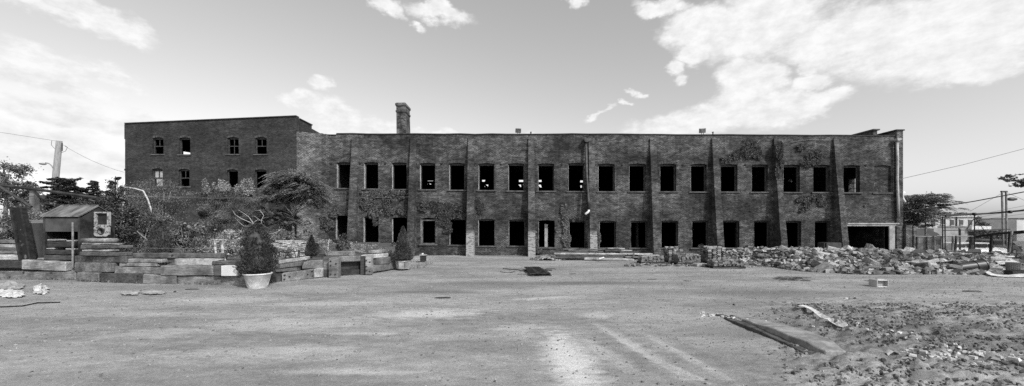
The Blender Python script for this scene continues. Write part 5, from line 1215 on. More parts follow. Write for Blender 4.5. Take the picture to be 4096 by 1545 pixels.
# pallets of salvaged bricks
def brick_proto():
    m = MB(); m.box(-.1, .1, -.048, .048, 0, .06); return m
BRK = brick_proto().build('salvaged_brick', M['brick_loose'], bevel=.006)
def place_brick(loc, rz, label, group, tilt=(0, 0)):
    global first_brick, n_bricks
    n_bricks += 1
    if n_bricks > 296:
        REST.box(-.1, .1, -.048, .048, 0, .06, Matrix.Translation(loc) @ Euler((tilt[0], tilt[1], rz)).to_matrix().to_4x4()); return None
    o = BRK if first_brick else BRK.copy()
    if not first_brick: COL.objects.link(o)
    first_brick = False
    o.location = loc; o.rotation_euler = (tilt[0], tilt[1], rz); tag(o, label, 'brick', group); return o
first_brick = True; n_bricks = 0; REST = MB()
def pallet(cx, cy, w, d, rz, label):
    e = empty('pallet', label, 'pallet', (cx, cy, gh(cx, cy)), None, rz); R = Matrix.Translation((cx, cy, gh(cx, cy))) @ Matrix.Rotation(rz, 4, 'Z')
    for y in (-d/2+.05, 0, d/2-.05): m = MB(); m.box(-w/2, w/2, y-.045, y+.045, .02, .1, R); m.build('bearer', M['timber_dark'], e)
    for i in range(6): x = -w/2+.05+(w-.1)*i/5; m = MB(); m.box(x-.05, x+.05, -d/2, d/2, .101, .122, R); m.build('deck_board', M['timber_dark'], e)
def stack(label, group, px0, px1, ybase, Z, h, depth, pal=True, drop=.0, n_layers=None):
    """bricks laid round the outside of a stack; a core keeps it solid"""
    x0, x1 = XW(px0, Z), XW(px1, Z); w = x1-x0; z0 = gh(x0, Z)+(.123 if pal else 0); rh = .064; nl = max(1, int(h/rh))
    if pal: pallet((x0+x1)/2, Z+depth/2, w+.1, depth+.1, 0, 'low wooden pallet under the '+label)
    for l in range(nl):
        z = z0+l*rh
        def skip(): return l >= nl-2 and random.random() < drop
        n = max(1, int(w/.208)); off = (l % 2)*.1
        for i in range(n):      # front and back
            if skip(): continue
            x = x0+.1+(w-.2)*(i/(max(1, n-1)))+random.uniform(-.008, .008)+(off*.3 if 0 < i < n-1 else 0); place_brick((x, Z+.05+random.uniform(-.022, .012), z), random.uniform(-.05, .05)+(math.pi/2 if random.random() < .18 else 0), 'old brick stacked in the '+label, group)
        n = max(1, int((depth-.1)/.208))
        for i in range(n):      # shaded side facing the camera side
            if skip(): continue
            place_brick((x0+.05+random.uniform(-.02, .012), Z+.22+(depth-.34)*(i/max(1, n-1)), z), math.pi/2+random.uniform(-.05, .05), 'old brick stacked in the '+label, group)
    # top layer
    z = z0+nl*rh
    for i in range(int(w/.22)):
        for j in range(int(depth/.11)):
            if random.random() < .5-drop*.3: place_brick((x0+.12+i*.22, Z+.08+j*.105, z-rh+.002 if False else z), random.uniform(-.08, .08), 'old brick stacked in the '+label, group)
    m = MB(); m.box(x0+.105, x1-.105, Z+.105, Z+depth-.02, z0, z0+nl*rh-.003); tag(m.build('brick_pack', M['chunk_stuff']), kind='stuff')
stack('tall front brick stack', 'bricks of the tall front stack', 2712, 2802, 1062, 22.7, .50, .95)
stack('low brick stack on a visible pallet', 'bricks of the low pallet stack', 2856, 2978, 1078, 20.9, .26, .8, drop=.5)
stack('low brick stack at the end of the lumber pile', 'bricks of the lowest stack', 2566, 2656, 1056, 23.6, .26, .7, drop=.3)
for i in range(60):
    px = random.uniform(2495, 2880) if i < 48 else random.uniform(2500, 2700); Z = random.uniform(21.7, 22.6) if px > 2640 else random.uniform(21.8, 23.2); x = XW(px, Z)
    place_brick((x, Z, gh(x, Z)+random.uniform(0, .05)), random.uniform(0, 3.1), 'loose brick scattered on the gravel before the brick stacks', 'loose bricks on the gravel', (random.uniform(-.5, .5), random.uniform(-.4, .4)))
stack('brick stack behind the tall front one', 'bricks of the rear stack', 2676, 2746, 1058, 24.2, .78, .9, drop=.3)
stack('broad brick stack nearest the rubble', 'bricks of the broad stack', 2832, 2902, 1060, 23.6, .84, 1.1, drop=.2)
tag(REST.build('brick_mass', M['chunk_stuff']), kind='stuff')
c = P(2800, 1066, 22.0); m = MB(); m.box(-.35, .35, -.2, .2, -.02, .14, Matrix.Translation((c.x, 22.0, .03)) @ Matrix.Rotation(.25, 4, 'Z')); tag(m.build('concrete_block', M['concrete'], bevel=.02), 'pale flat concrete block leaning before the tall front brick stack', 'block')

# corrugated sheets on planks
def corrugated():
    for idx, (lab, dz, ox) in enumerate((('upper dark corrugated sheet of the pair lying on planks', .115, 0), ('lower dark corrugated sheet of the pair lying on planks', .05, .05))):
        P0 = [(2096,1077),(2156,1076),(2203,1104),(2120,1106)]; g = [Vector((XW(x, ZG(y)), ZG(y), 0)) for x, y in P0]; n = 56; vs = []; fs = []
        for r in range(5):
            t = r/4
            for i in range(n+1):
                u = i/n; a = g[0].lerp(g[1], u); b = g[3].lerp(g[2], u); p = a.lerp(b, t); vs.append((p.x+ox, p.y, dz+.024*math.sin(u*18*2*math.pi)+.02*math.sin(t*3+idx)))
        for r in range(4):
            for i in range(n): fs.append((r*(n+1)+i, r*(n+1)+i+1, (r+1)*(n+1)+i+1, (r+1)*(n+1)+i))
        b = len(vs); vs += [(x, y, z-.012) for x, y, z in vs]; fs += [tuple(q+b for q in f_[::-1]) for f_ in list(fs)]
        for i in range(n): r = 4; fs.append((r*(n+1)+i, r*(n+1)+i+1, b+r*(n+1)+i+1, b+r*(n+1)+i))
        m = MB(); m.add(vs, fs); tag(m.build('corrugated_sheet', M['tin'], fix=False), lab, 'metal sheet')
    for lab, x0, y0, x1, y1 in (('dark plank under the far edge of the corrugated sheets',2080,1084,2208,1082),('grey plank poking out under the near edge of the corrugated sheets',2072,1098,2150,1100)):
        a = Vector((XW(x0, ZG(y0)), ZG(y0), .0)); b = Vector((XW(x1, ZG(y1)), ZG(y1), .0)); d = (b-a).normalized(); s = Vector((-d.y, d.x, 0))*.07; u = Vector((0, 0, .045))
        m = MB(); m.hexa([a-s, b-s, b+s, a+s, a-s+u, b-s+u, b+s+u, a+s+u]); tag(m.build('plank', M['timber_dark'] if y0 == 1084 else M['timber']), lab, 'plank')
corrugated()
def gwire(label, pts, r=.012, mat='iron', z=.02):
    m = MB(); m.tube([(XW(a, ZG(b)), ZG(b), gh(XW(a, ZG(b)), ZG(b))+z) for a, b in pts], r, 5); tag(m.build('scrap_wire', M[mat]), label, 'wire')
gwire('long bent wire lying beside the corrugated sheets', ((2012,1075),(2040,1078),(2075,1080),(2100,1086)), .02)
gwire('thin curved wire nearer than the long one', ((2000,1087),(2020,1091),(2045,1091),(2060,1086)), .012)
gwire('wire curl on the brick stack side of the corrugated sheets', ((2172,1080),(2195,1073),(2215,1075),(2225,1077)), .012)
gwire('long dark stick on the open gravel near the crumpled sheet', ((0,1232),(90,1227),(150,1215),(240,1211)), .02)
gwire('dark cable stretched along the rubble edge', ((3420,1096),(3480,1099),(3560,1097),(3640,1096)), .015)

# ------------------------------------------------------------------ rubble heap
def front_z(px): 
    pts = [(2960,1058),(3060,1066),(3200,1085),(3400,1095),(3900,1099),(3960,1092),(4040,1072),(4400,1066)]
    for (a, ya), (b, yb) in zip(pts[:-1], pts[1:]):
        if px <= b: return ya+(yb-ya)*(px-a)/(b-a)
    return 1066
fx = np.array([XW(p, ZG(front_z(p))) for p in range(2960, 4400, 20)]); fy = np.array([ZG(front_z(p)) for p in range(2960, 4400, 20)])
def heap_h(x, y):
    x = np.asarray(x, float); y = np.asarray(y, float); yf = np.interp(x, fx, fy); edge = np.clip((x-13.0)/3.2, 0, 1); edge = edge*edge*(3-2*edge)
    t = np.clip((y-yf)/4.2, 0, 1); h = .60*(t**.8)*edge; back = np.clip((29.0-y)/2.0, 0, 1)*(x < 29)+np.clip((30.5-y)/2.0, 0, 1)*(x >= 29)
    h = h*back*(.75+.5*fbm(x*.7, y*.7, 3, 44))*np.clip(1.12-(x-20)*.03, .5, 1.1)*np.where(x > 23.2, .72, 1.0)
    return np.where((x > 12.8) & (y > yf-.15), h, -.3)+np.where(h > .02, (fbm(x*2.5, y*2.5, 3, 7)-.45)*.18*edge, 0)
def heap():
    xs = np.arange(12.6, 40, .3); ys = np.arange(17.8, 31, .25); X, Y = np.meshgrid(xs, ys); Z = heap_h(X, Y)+.0; nx, ny = len(xs), len(ys)
    i = np.arange(nx*ny).reshape(ny, nx); f = np.stack([i[:-1, :-1].ravel(), i[:-1, 1:].ravel(), i[1:, 1:].ravel(), i[1:, :-1].ravel()], 1)
    v = np.stack([X.ravel(), Y.ravel(), Z.ravel()], 1)
    tag(np_mesh('rubble_fill', v, f, plain('rubble_dirt', .06, .12, 4, .95, .6)), kind='stuff')
    # small broken pieces, one mass
    n = 9000; x = rng.uniform(12.9, 33, n); yf = np.interp(x, fx, fy); y = yf-.1+rng.uniform(0, 1, n)**1.5*9.5; h = heap_h(x, y); k = (h > -.05) & (y < 29.6); x = x[k]; y = y[k]; h = h[k]; n = len(x)
    s = rng.uniform(.03, .115, n)*(1+.5*(rng.uniform(size=n) < .12)); sc = np.stack([s*rng.uniform(.8, 1.7, n), s*rng.uniform(.6, 1.1, n), s*rng.uniform(.3, .8, n)], 1)
    cube = np.array([(-1,-1,-1),(1,-1,-1),(1,1,-1),(-1,1,-1),(-1,-1,1),(1,-1,1),(1,1,1),(-1,1,1)], float)
    V = cube[None]*sc[:, None, :]*rng.uniform(.7, 1.1, (n, 8, 1))
    q = rng.normal(size=(n, 3))*np.array([.45, .45, 1.6]); ca, sa = np.cos(q), np.sin(q)
    def rot(V, a, ax):
        c, s_ = np.cos(a)[:, None], np.sin(a)[:, None]; o = V.copy(); i, j = [(1, 2), (0, 2), (0, 1)][ax]; o[..., i] = V[..., i]*c-V[..., j]*s_; o[..., j] = V[..., i]*s_+V[..., j]*c; return o
    for ax in range(3): V = rot(V, q[:, ax], ax)
    V = V+np.stack([x, y, h+sc[:, 2]*.6], 1)[:, None]
    fc = np.array([(0,3,2,1),(4,5,6,7),(0,1,5,4),(1,2,6,5),(2,3,7,6),(3,0,4,7)]); Fs = (fc[None]+np.arange(n)[:, None, None]*8).reshape(-1, 4)
    tag(np_mesh('rubble', V.reshape(-1, 3), Fs, M['chunk_stuff']), kind='stuff')
    # the larger pieces one by one
    protos = []
    for i in range(9):
        bm = bmesh.new(); bmesh.ops.create_cube(bm, size=1)
        bmesh.ops.subdivide_edges(bm, edges=bm.edges, cuts=1)
        for v in bm.verts: v.co = Vector((v.co.x*random.uniform(.82, 1.1), v.co.y*random.uniform(.82, 1.1), v.co.z*random.uniform(.75, 1.12)))+Vector([random.uniform(-.07, .07)]*3)
        bmesh.ops.convex_hull(bm, input=bm.verts); bmesh.ops.bevel(bm, geom=list(bm.edges), offset=.02, segments=1, affect='EDGES')
        me = bpy.data.meshes.new('masonry_chunk'); bm.to_mesh(me); bm.free(); me.materials.append(M['chunk']); protos.append(me)
    for i in range(280):
        for _ in range(30):
            x = random.uniform(13.3, 31); yf = float(np.interp(x, fx, fy)); y = yf+random.random()**1.2*7.5; h = float(heap_h(x, y))
            if h > .0 and y < 29.2: break
        s = random.uniform(.12, .34)*(1.8 if random.random() < .22 else 1); k = random.choice((0, 0, 1, 2))
        d = [(1.0, .75, .55), (1.7, .8, .35), (1.3, 1.0, .3)][k]
        o = bpy.data.objects.new('masonry_chunk', random.choice(protos)); COL.objects.link(o); o.location = (x, y, h+s*d[2]*.45); o.scale = (s*d[0], s*d[1], s*d[2])
        o.rotation_euler = (random.gauss(0, .38), random.gauss(0, .38), random.uniform(0, 6.3)); tag(o, 'broken grey lump of masonry lying in the rubble heap', 'rubble chunk', 'masonry chunks in the rubble heap')
heap()
def slab(name, label, cat, A, thick, mat, bevel=.012):
    """A: four corner points (px,py,Z) of the top face"""
    t = [P(*a) for a in A]; nrm = (t[1]-t[0]).cross(t[3]-t[0]).normalized(); 
    if nrm.z < 0: nrm = -nrm
    m = MB(); m.hexa([p-nrm*thick for p in t]+t); return tag(m.build(name, mat if not isinstance(mat, str) else M[mat], bevel=bevel), label, cat)
slab('concrete_slab', 'long pale slab sliding down the top of the rubble heap', 'slab', ((3272,997,24.5),(3302,996,25.5),(3322,1014,23.5),(3296,1019,22.5)), .12, 'chunk')
slab('concrete_slab', 'flat pale slab across the heap below the second last doorway', 'slab', ((3172,1024,22.6),(3226,1023,22.9),(3224,1029,22.0),(3176,1030,22.0)), .12, 'chunk')
slab('concrete_slab', 'bright triangular slab face tilted on the heap', 'slab', ((3528,1020,22.5),(3545,1028,22.5),(3560,1045,21.5),(3530,1036,21.5)), .05, 'sheet_white')
slab('white_plate', 'small bright square panel tilted low on the heap', 'panel', ((3572,1024,22),(3598,1032,22),(3606,1042,21.4),(3585,1040,21.4)), .03, 'sheet_white')
slab('concrete_block', 'two tone block sitting alone at the foot of the heap', 'block', ((3297,1076,19.4),(3326,1074,19.6),(3331,1076,19.1),(3302,1079,19.0)), .22, 'concrete')
slab('dark_sheet', 'dark pointed felt sheet lying low across the heap', 'sheet', ((3400,1048,21.0),(3412,1046,21.2),(3462,1064,20.2),(3392,1063,20.2)), .06, 'black', 0)
slab('dark_sheet', 'dark bent sheet on the crest near the stub wall', 'sheet', ((3640,1008,24.0),(3668,995,24.6),(3700,1006,24.4),(3672,1014,23.6)), .04, 'black', 0)
slab('dark_sheet', 'dark crumpled sheet on the crest before the parked wagon', 'sheet', ((3862,1010,23.6),(3880,996,24.6),(3922,996,24.6),(3926,1008,23.8)), .05, 'black', 0)
slab('board', 'dark rail board across the heap above the black bin', 'board', ((3760,1026,22.4),(3824,1023,22.6),(3826,1026,22.3),(3762,1030,22.1)), .14, 'timber', 0)
slab('board', 'long thin board resting behind the black bin', 'board', ((3750,1056,20.9),(3868,1051,21.3),(3868,1054,21.1),(3752,1060,20.7)), .06, 'timber', 0)
slab('board', 'grey board with a pale edge before the gate panel', 'board', ((3962,1027,21.6),(4046,1029,21.8),(4048,1033,21.4),(3964,1034,21.2)), .09, 'timber_light', 0)
slab('white_plate', 'bright plate lying on the grey board by the gate', 'panel', ((4020,1024,21.8),(4056,1023,21.8),(4060,1027,21.4),(4030,1027,21.4)), .02, 'sheet_white', 0)
slab('white_plate', 'large white sheet spread behind the ribbed can', 'panel', ((3974,1042,21.5),(4050,1038,21.8),(4078,1050,20.6),(4000,1056,20.4)), .03, 'sheet_white', 0)
slab('board', 'diagonal lath leaning over the white sheet', 'board', ((4028,1038,21.0),(4032,1038,21.0),(3976,1066,19.6),(3970,1066,19.6)), .03, 'timber_light', 0)
for i in range(16):
    x = random.uniform(14.5, 27); yf = float(np.interp(x, fx, fy)); y = yf+random.uniform(.6, 5.5); h = float(heap_h(x, y)); an = random.gauss(0, .7); l = random.uniform(.5, 1.3); d = Vector((math.cos(an)*l, math.sin(an)*l, random.gauss(0, .12))); c = Vector((x, y, h+.16)); w = random.uniform(.03, .07)
    R_ = Matrix.Translation(c) @ d.to_track_quat('X', 'Z').to_matrix().to_4x4() @ Matrix.Rotation(random.uniform(-.5, .5), 4, 'X'); m = MB(); m.box(-l/2, l/2, -w, w, -.02, .025, R_)
    tag(m.build('broken_lath', random.choice((M['timber'], M['timber_light'], M['timber_dark'])), bevel=.004), 'broken length of wood sticking out among the rubble', 'board', 'broken boards in the rubble heap')
def hood():
    Z = 24.6; c = P(3594, 1012, Z); m = MB(); k = Z/F; prof = [(24*k*math.cos(t), 21*k*math.sin(t)) for t in [i*math.pi/2/8 for i in range(9)]]; m.lathe(prof, (c.x, Z, c.z-.05), 20)
    tag(m.build('metal_hood', M['metal_mid'], smooth=True), 'pale domed metal hood on the heap by the garage opening', 'hood')
hood()
a = P(3296, 1010, 28.0); b = P(3418, 971, 28.0); m = MB(); m.box(a.x, b.x-2.05*1.0, 28.0, 28.6, 0, b.z-.03); m.box(b.x-2.04, b.x-1.0, 27.9, 28.7, 0, b.z); 
tag(m.build('metal_cabinet', plain('rusty_cabinet', .025, .06, 2, .6, .3)), 'dark steel cabinet before the garage opening', 'cabinet')
def lying_bin():
    Z = 18.9; A = P(3828, 1084, Z); B = P(3932, 1072, Z-.1); d = (B-A).normalized(); L_ = (B-A).length; q = d.to_track_quat('Z', 'Y').to_matrix().to_4x4(); A.z = max(A.z, .24+gh(A.x, A.y)); R = Matrix.Translation(A) @ q
    e = empty('garbage_bin', 'black plastic garbage bin lying on its side with its mouth to the fence', 'bin', (A.x, A.y, 0)); n = 28
    m = MB(); m.lathe([(.001, .02), (.21, 0), (.225, .05), (.25, L_*.62), (.275, L_*.63), (.275, L_*.68), (.262, L_*.69), (.285, L_*.96), (.27, L_*.95), (.24, L_*.62), (.2, .08), (.001, .08)], (0, 0, 0), n, R); m.build('body', M['black'], e, smooth=False)
    m = MB(); m.lathe([(.28, L_*.95), (.305, L_*.955), (.305, L_), (.28, L_)], (0, 0, 0), n, R); m.build('rim', M['black'], e)
    for s in (-1, 1):
        m = MB(); m.box(s*.23-.02, s*.23+.02, -.06, .06, L_*.72, L_*.82, R @ Matrix.Rotation(.6, 4, 'Z')); m.build('handle', M['black'], e)
lying_bin()
def ribbed_can():
    Z = 18.9; c = P(4053, 1096, Z); k = Z/F; e = empty('trash_can', 'upright ribbed galvanised trash can with a dented rim', 'can', (c.x, Z, gh(c.x, Z))); n = 72; vs = []; fs = []; z0 = -.02; H = ZH(1053, Z)
    for j, (r, z) in enumerate(((.225, z0), (.235, H*.9), (.245, H*.93), (.245, H))):
        for i in range(n): a = 2*math.pi*i/n; rr = r+(.008*math.cos(a*24) if j < 2 else 0); vs.append((c.x+math.cos(a)*rr, Z+math.sin(a)*rr, z))
    for j in range(3):
        for i in range(n): fs.append((j*n+i, j*n+(i+1) % n, (j+1)*n+(i+1) % n, (j+1)*n+i))
    m = MB(); m.add(vs, fs); m.build('body', plain('galvanised', .12, .24, 3, .5, .2), e, fix=False); m = MB(); m.lathe([(.24, H), (.255, H+.005), (.255, H+.025), (.24, H+.03)], (c.x, Z, 0), 32); m.build('rim', M['metal_mid'], e)
ribbed_can()
a = P(4051, 1101, 18.3); m = MB(); w = 1.0; m.box(a.x, a.x+w, 18.3, 18.34, 0, .19); m.box(a.x, a.x+.04, 18.34, 18.6, 0, .19); m.box(a.x+w-.04, a.x+w, 18.34, 18.6, 0, .19); m.box(a.x, a.x+w, 18.6, 18.64, 0, .19); m.box(a.x+.04, a.x+w-.04, 18.34, 18.6, 0.0, .03)
tag(m.build('plastic_tub', M['black']), 'low black open tub in front of the ribbed can', 'tub')
def cloth(label, pts, mat='sheet_white', name='plastic_sheet', wob=.02, seed=0, sub=1):
    """pts: rows of (px, py, height above ground)"""
    vs = []; fs = []; R = random.Random(seed); rows = len(pts); cols = len(pts[0])
    for r in pts:
        for (a, b, h) in r: Z = ZG(b); x = XW(a, Z); vs.append((x+R.uniform(-wob, wob), Z+R.uniform(-wob, wob), gh(x, Z)+h+.01+R.uniform(0, wob)))
    for i in range(rows-1):
        for j in range(cols-1): fs.append((i*cols+j, i*cols+j+1, (i+1)*cols+j+1, (i+1)*cols+j))
    m = MB(); m.add(vs, fs); o = m.build(name, M[mat] if isinstance(mat, str) else mat, smooth=False)
    s = o.modifiers.new('s', 'SUBSURF'); s.levels = s.render_levels = 1
    t = o.modifiers.new('t', 'SOLIDIFY'); t.thickness = .012
    return tag(o, label, 'sheet')
cloth('long white plastic strip trailing from the mouth of the black bin', [[(3922,1078,.35),(3945,1092,.16),(3968,1103,.03),(4010,1107,.02),(4060,1104,.05),(4110,1102,.09)],[(3918,1084,.25),(3938,1098,.1),(3962,1109,.02),(4010,1110,.01),(4060,1111,.01),(4110,1112,.01)]], seed=2)
def crumple(label, cx, cy, rx, ry, h, mat, seed, name='plastic_sheet', n=13):
    R = random.Random(seed); rows = []
    for i in range(n):
        row = []
        for j in range(n):
            u = j/(n-1)*2-1; v = i/(n-1)*2-1; rr = math.hypot(u, v); s = 1-.18*R.random(); x = cx+u*rx*s*(1-.15*abs(v)); y = cy+v*ry*s*(1-.2*abs(u)); row.append((x, y, max(0, h*(1-rr*.9))*R.uniform(.0, 1.7)))
        rows.append(row)
    return cloth(label, rows, mat, name, .06, seed)
crumple('crumpled white plastic sheet lying on the open gravel', 160, 1166, 36, 20, .22, 'sheet_white', 3)
crumple('flat torn pale sheet at the far end of the gravel', 40, 1182, 62, 18, .10, 'sheet_white', 4)
crumple('stiff grey board like sheet propped behind the torn one', 40, 1150, 60, 14, .16, M['concrete'], 5)
crumple('flat torn pale paper scrap before the bottom timbers', 520, 1176, 42, 7, .03, M['concrete'], 6, 'paper_scrap')
crumple('second flattened paper scrap nearer the white pot', 612, 1172, 52, 8, .03, M['concrete'], 7, 'paper_scrap')
for i, (px, py, s, lab, mt) in enumerate(((590,1162,.14,'dark splintered offcut before the dark bottom timber','timber_dark'),(700,1169,.07,'small black lump on the gravel before the notched timber','black'),(770,1159,.15,'thin dark sliver on the gravel before the wide bottom timber','timber_dark'),
    (3630,1154-6,.02,'','black'),(3420,1195,.06,'dark clod on the churned earth','black'),(3385,1198,.07,'pale round stone on the churned earth','sheet_white'),(3890,1167,.2,'dark flat scrap on the gravel below the black bin','timber_dark'),(2935,1220,.06,'small dark clod beside the concrete curb','black'),
    (2290,1095,.1,'tiny dark scrap beyond the corrugated sheets','timber_dark'),(1770,1192,.16,'thin dark twig in the middle of the yard','timber_dark'),(2610,1118,.12,'dark scrap on the gravel before the brick stacks','timber_dark'),(2750,1126,.1,'second dark scrap, nearer than the brick stacks','timber_dark'),
    (3222,1124,.14,'small dark scrap between the twig bundle and the heap','timber_dark'),(3486,1124,.16,'flat dark scrap behind the pale cube','timber_dark'))):
    if not lab: continue
    Z = ZG(py); x = XW(px, Z); m = MB(); el = 1 if ('round' in lab or 'clod' in lab or 'lump' in lab) else 3
    bm = bmesh.new(); bmesh.ops.create_icosphere(bm, subdivisions=2, radius=1)
    for v in bm.verts: v.co = Vector((v.co.x*s*el*.6, v.co.y*s*.6, v.co.z*s*(.5 if el == 1 else .12)))*random.uniform(.8, 1.2)+Vector((x, Z, gh(x, Z)+s*(.25 if el == 1 else .06)))
    me = bpy.data.meshes.new('scrap'); bm.to_mesh(me); bm.free(); tag(link('stone' if el == 1 else 'wood_scrap', me, M[mt]), lab, 'stone' if el == 1 else 'scrap')
def twigs():
    m = MB(); 
    for i in range(34):
        px = random.uniform(3088, 3182); py = 1120+random.uniform(-5, 6); Z = ZG(py); a = Vector((XW(px, Z), Z, gh(XW(px, Z), Z)+random.uniform(.01, .09))); an = random.uniform(-.5, .5); l = random.uniform(.3, .8); d = Vector((math.cos(an), math.sin(an), random.uniform(-.08, .08)))*l
        m.tube([a, a+d*.5+Vector((0, 0, .03)), a+d], [.008, .007, .004], 4)
    tag(m.build('twig_bundle', M['bark_dark']), 'flat bundle of dark twigs between the brick stacks and the heap', 'twigs')
twigs()
def cube():
    e = empty('plastic_crate', 'pale square crate standing alone on the open yard', 'crate', (XW(3533, 14.7), 14.7, 0)); Z = 14.7; a = P(3508, 1167, Z); b = P(3556, 1138, Z); z0 = gh((a.x+b.x)/2, Z)-.01; h = .28; t = .04; y1 = Z+.36; R = Matrix.Identity(4)
    mt = plain('pale_plastic', .36, .46, 2, .6, .1); m = MB(); x0, x1 = a.x, b.x
    m.box(x0, x0+t, Z, y1, z0, z0+h); m.box(x1-t, x1, Z, y1, z0, z0+h); m.box(x0+t, x1-t, Z, y1, z0+h-t, z0+h); m.box(x0+t, x1-t, Z, y1, z0, z0+t); m.build('frame', mt, e, bevel=.015)
    m = MB(); m.box(x0+t, x1-t, Z+.12, Z+.16, z0+t, z0+h-t); m.build('back_panel', plain('crate_inner', .24, .32, 3, .7, .1), e)
    m = MB(); m.box(x0+.12, x1-.1, Z+.1, Z+.2, z0+h+.001, z0+h+.02); m.build('lid_tab', mt, e)
cube()
def curb():
    # broken curb lying along the view direction, sloping into the ground
    A = (5.72, 10.1); B = (5.72, 7.0); G0, G1 = gh(5.2, 10.1), gh(5.0, 7.0)-.01; n = 16; vs = []; fs = []; e = empty('concrete_curb', 'long broken concrete curb half sunk in the churned earth', 'curb', (5.6, 8.5, 0))
    for i in range(n+1):
        t = i/n; x = A[0]+(B[0]-A[0])*t; y = A[1]+(B[1]-A[1])*t; w = .20+.12*min(1, t*2.2)-(.0 if t < .8 else (t-.8)*.7); h = .04+.12*min(1, t*1.6)-(.0 if t < .85 else (t-.85)*.6); g = G0+(G1-G0)*t; j = lambda s=.012: random.uniform(-s, s)
        vs += [(x-w-.05+j(), y+j(), g-.15), (x-w+j(), y+j(), g+h*1.0+j()), (x+w+j(), y+j(), g+h*.9+j()), (x+w+.05+j(), y+j(), g-.15)]
    for i in range(n):
        for q in range(4): fs.append((i*4+q, i*4+4+q, i*4+4+(q+1) % 4, i*4+(q+1) % 4))
    fs += [(0, 1, 2, 3), (n*4+3, n*4+2, n*4+1, n*4)]
    m = MB(); m.add(vs, fs); m.build('body', plain('curb_concrete', .14, .27, 4, .95, .5), e, bevel=.015)
    vs = []; fs = []
    for i in range(n+1):
        t = i/n; x = A[0]-.44+.06*t+(B[0]-A[0])*t; y = A[1]+.05+(B[1]-A[1]+.1)*t; w = .10; h = .03+.035*math.sin(t*3.1); g = G0+(G1-G0)*t; j = lambda s=.012: random.uniform(-s, s)
        vs += [(x-w-.04+j(), y, g-.12), (x-w+j(), y, g+h+j()), (x+w+j(), y, g+h*.9+j()), (x+w+.04, y, g-.12)]
    for i in range(n):
        for q in range(4): fs.append((i*4+q, i*4+4+q, i*4+4+(q+1) % 4, i*4+(q+1) % 4))
    fs += [(0, 1, 2, 3), (n*4+3, n*4+2, n*4+1, n*4)]
    m = MB(); m.add(vs, fs); m.build('lower_ledge', plain('ledge_concrete', .03, .09, 5, .95, .5), e, bevel=.01)
curb()
cloth('pale twisted rag strip lying across the churned earth', [[(3190,1242,.07),(3225,1241,.09),(3258,1254,.09),(3290,1278,.10),(3312,1298,.10),(3350,1316,.08),(3392,1328,.06)],[(3190,1247,.06),(3222,1249,.07),(3252,1263,.08),(3282,1290,.08),(3306,1313,.08),(3345,1325,.06),(3392,1332,.05)]], seed=9, name='rag_strip')
# clods of earth and pale broken plaster in the churned corner
def scatter_mass(name, n, region, size, mat, flat=.6, jitter=1.0):
    x, y = region(n); z = ground_h(x, y); n = len(x); s = rng.uniform(size[0], size[1], n)
    cube = np.array([(-1,-1,-1),(1,-1,-1),(1,1,-1),(-1,1,-1),(-.8,-.8,1),(.8,-.8,1),(.8,.8,1),(-.8,.8,1)], float)
    V = cube[None]*np.stack([s*rng.uniform(.7, 1.5, n), s*rng.uniform(.6, 1.1, n), s*flat], 1)[:, None]*rng.uniform(.65, 1.15, (n, 8, 1)); a = rng.uniform(0, 6.3, n); c, s_ = np.cos(a)[:, None], np.sin(a)[:, None]; o = V.copy(); o[..., 0] = V[..., 0]*c-V[..., 1]*s_; o[..., 1] = V[..., 0]*s_+V[..., 1]*c
    b = rng.normal(size=n)*.4; c, s_ = np.cos(b)[:, None], np.sin(b)[:, None]; V = o.copy(); V[..., 0] = o[..., 0]*c-o[..., 2]*s_; V[..., 2] = o[..., 0]*s_+o[..., 2]*c
    V += np.stack([x, y, z+s*flat*.4], 1)[:, None]; fc = np.array([(0,3,2,1),(4,5,6,7),(0,1,5,4),(1,2,6,5),(2,3,7,6),(3,0,4,7)])
    tag(np_mesh(name, V.reshape(-1, 3), (fc[None]+np.arange(n)[:, None, None]*8).reshape(-1, 4), mat), kind='stuff')
def reg_pebble(n):
    Z = 5.5+rng.uniform(0, 1, n)**.75*23; px = rng.uniform(-40, 4140, n); x = (px-CX)/F*Z; yf = np.interp(x, fx, fy, left=99, right=18); k = ~((x > 12.5) & (Z > yf-.1)); wl = np.array([WZ(p) if p < 1600 else 99 for p in px]); k &= Z < np.minimum(wl-.15, 29); return x[k], Z[k]
scatter_mass('gravel', 15000, reg_pebble, (.006, .02), plain('pebbles', .12, .25, 2, .95, .2, island=.45))
def reg_churn(n):
    y = rng.uniform(5.6, 11.5, n); x = rng.uniform(3.8, 15, n); w = fbm(x*1.6, y*4.5, 3, 77); edge = x-3.9-(y-6)*.55; k = (w > .42) & (edge > rng.uniform(0, 1.6, n)); return x[k], y[k]
scatter_mass('earth_clods', 20000, reg_churn, (.008, .03), plain('earth_clod', .09, .21, 2, .95, .4, island=.5), .65)
def reg_plaster(n):
    t = rng.uniform(0, 1, n); x = 7.0+t*2.0+rng.normal(size=n)*.2; y = 6.95-t*.45+rng.normal(size=n)*.14; return x, y
scatter_mass('plaster_debris', 260, reg_plaster, (.02, .06), plain('pale_plaster', .3, .48, 3, .9, .3, island=.25), .4)
def reg_plaster2(n):
    t = rng.uniform(0, 1, n); x = 4.9+t*3.0+rng.normal(size=n)*.1; y = 10.2-t*2.4+rng.normal(size=n)*.16; return x, y
scatter_mass('plaster_flakes', 150, reg_plaster2, (.015, .045), plain('pale_flakes', .35, .55, 3, .9, .3, island=.25), .4)

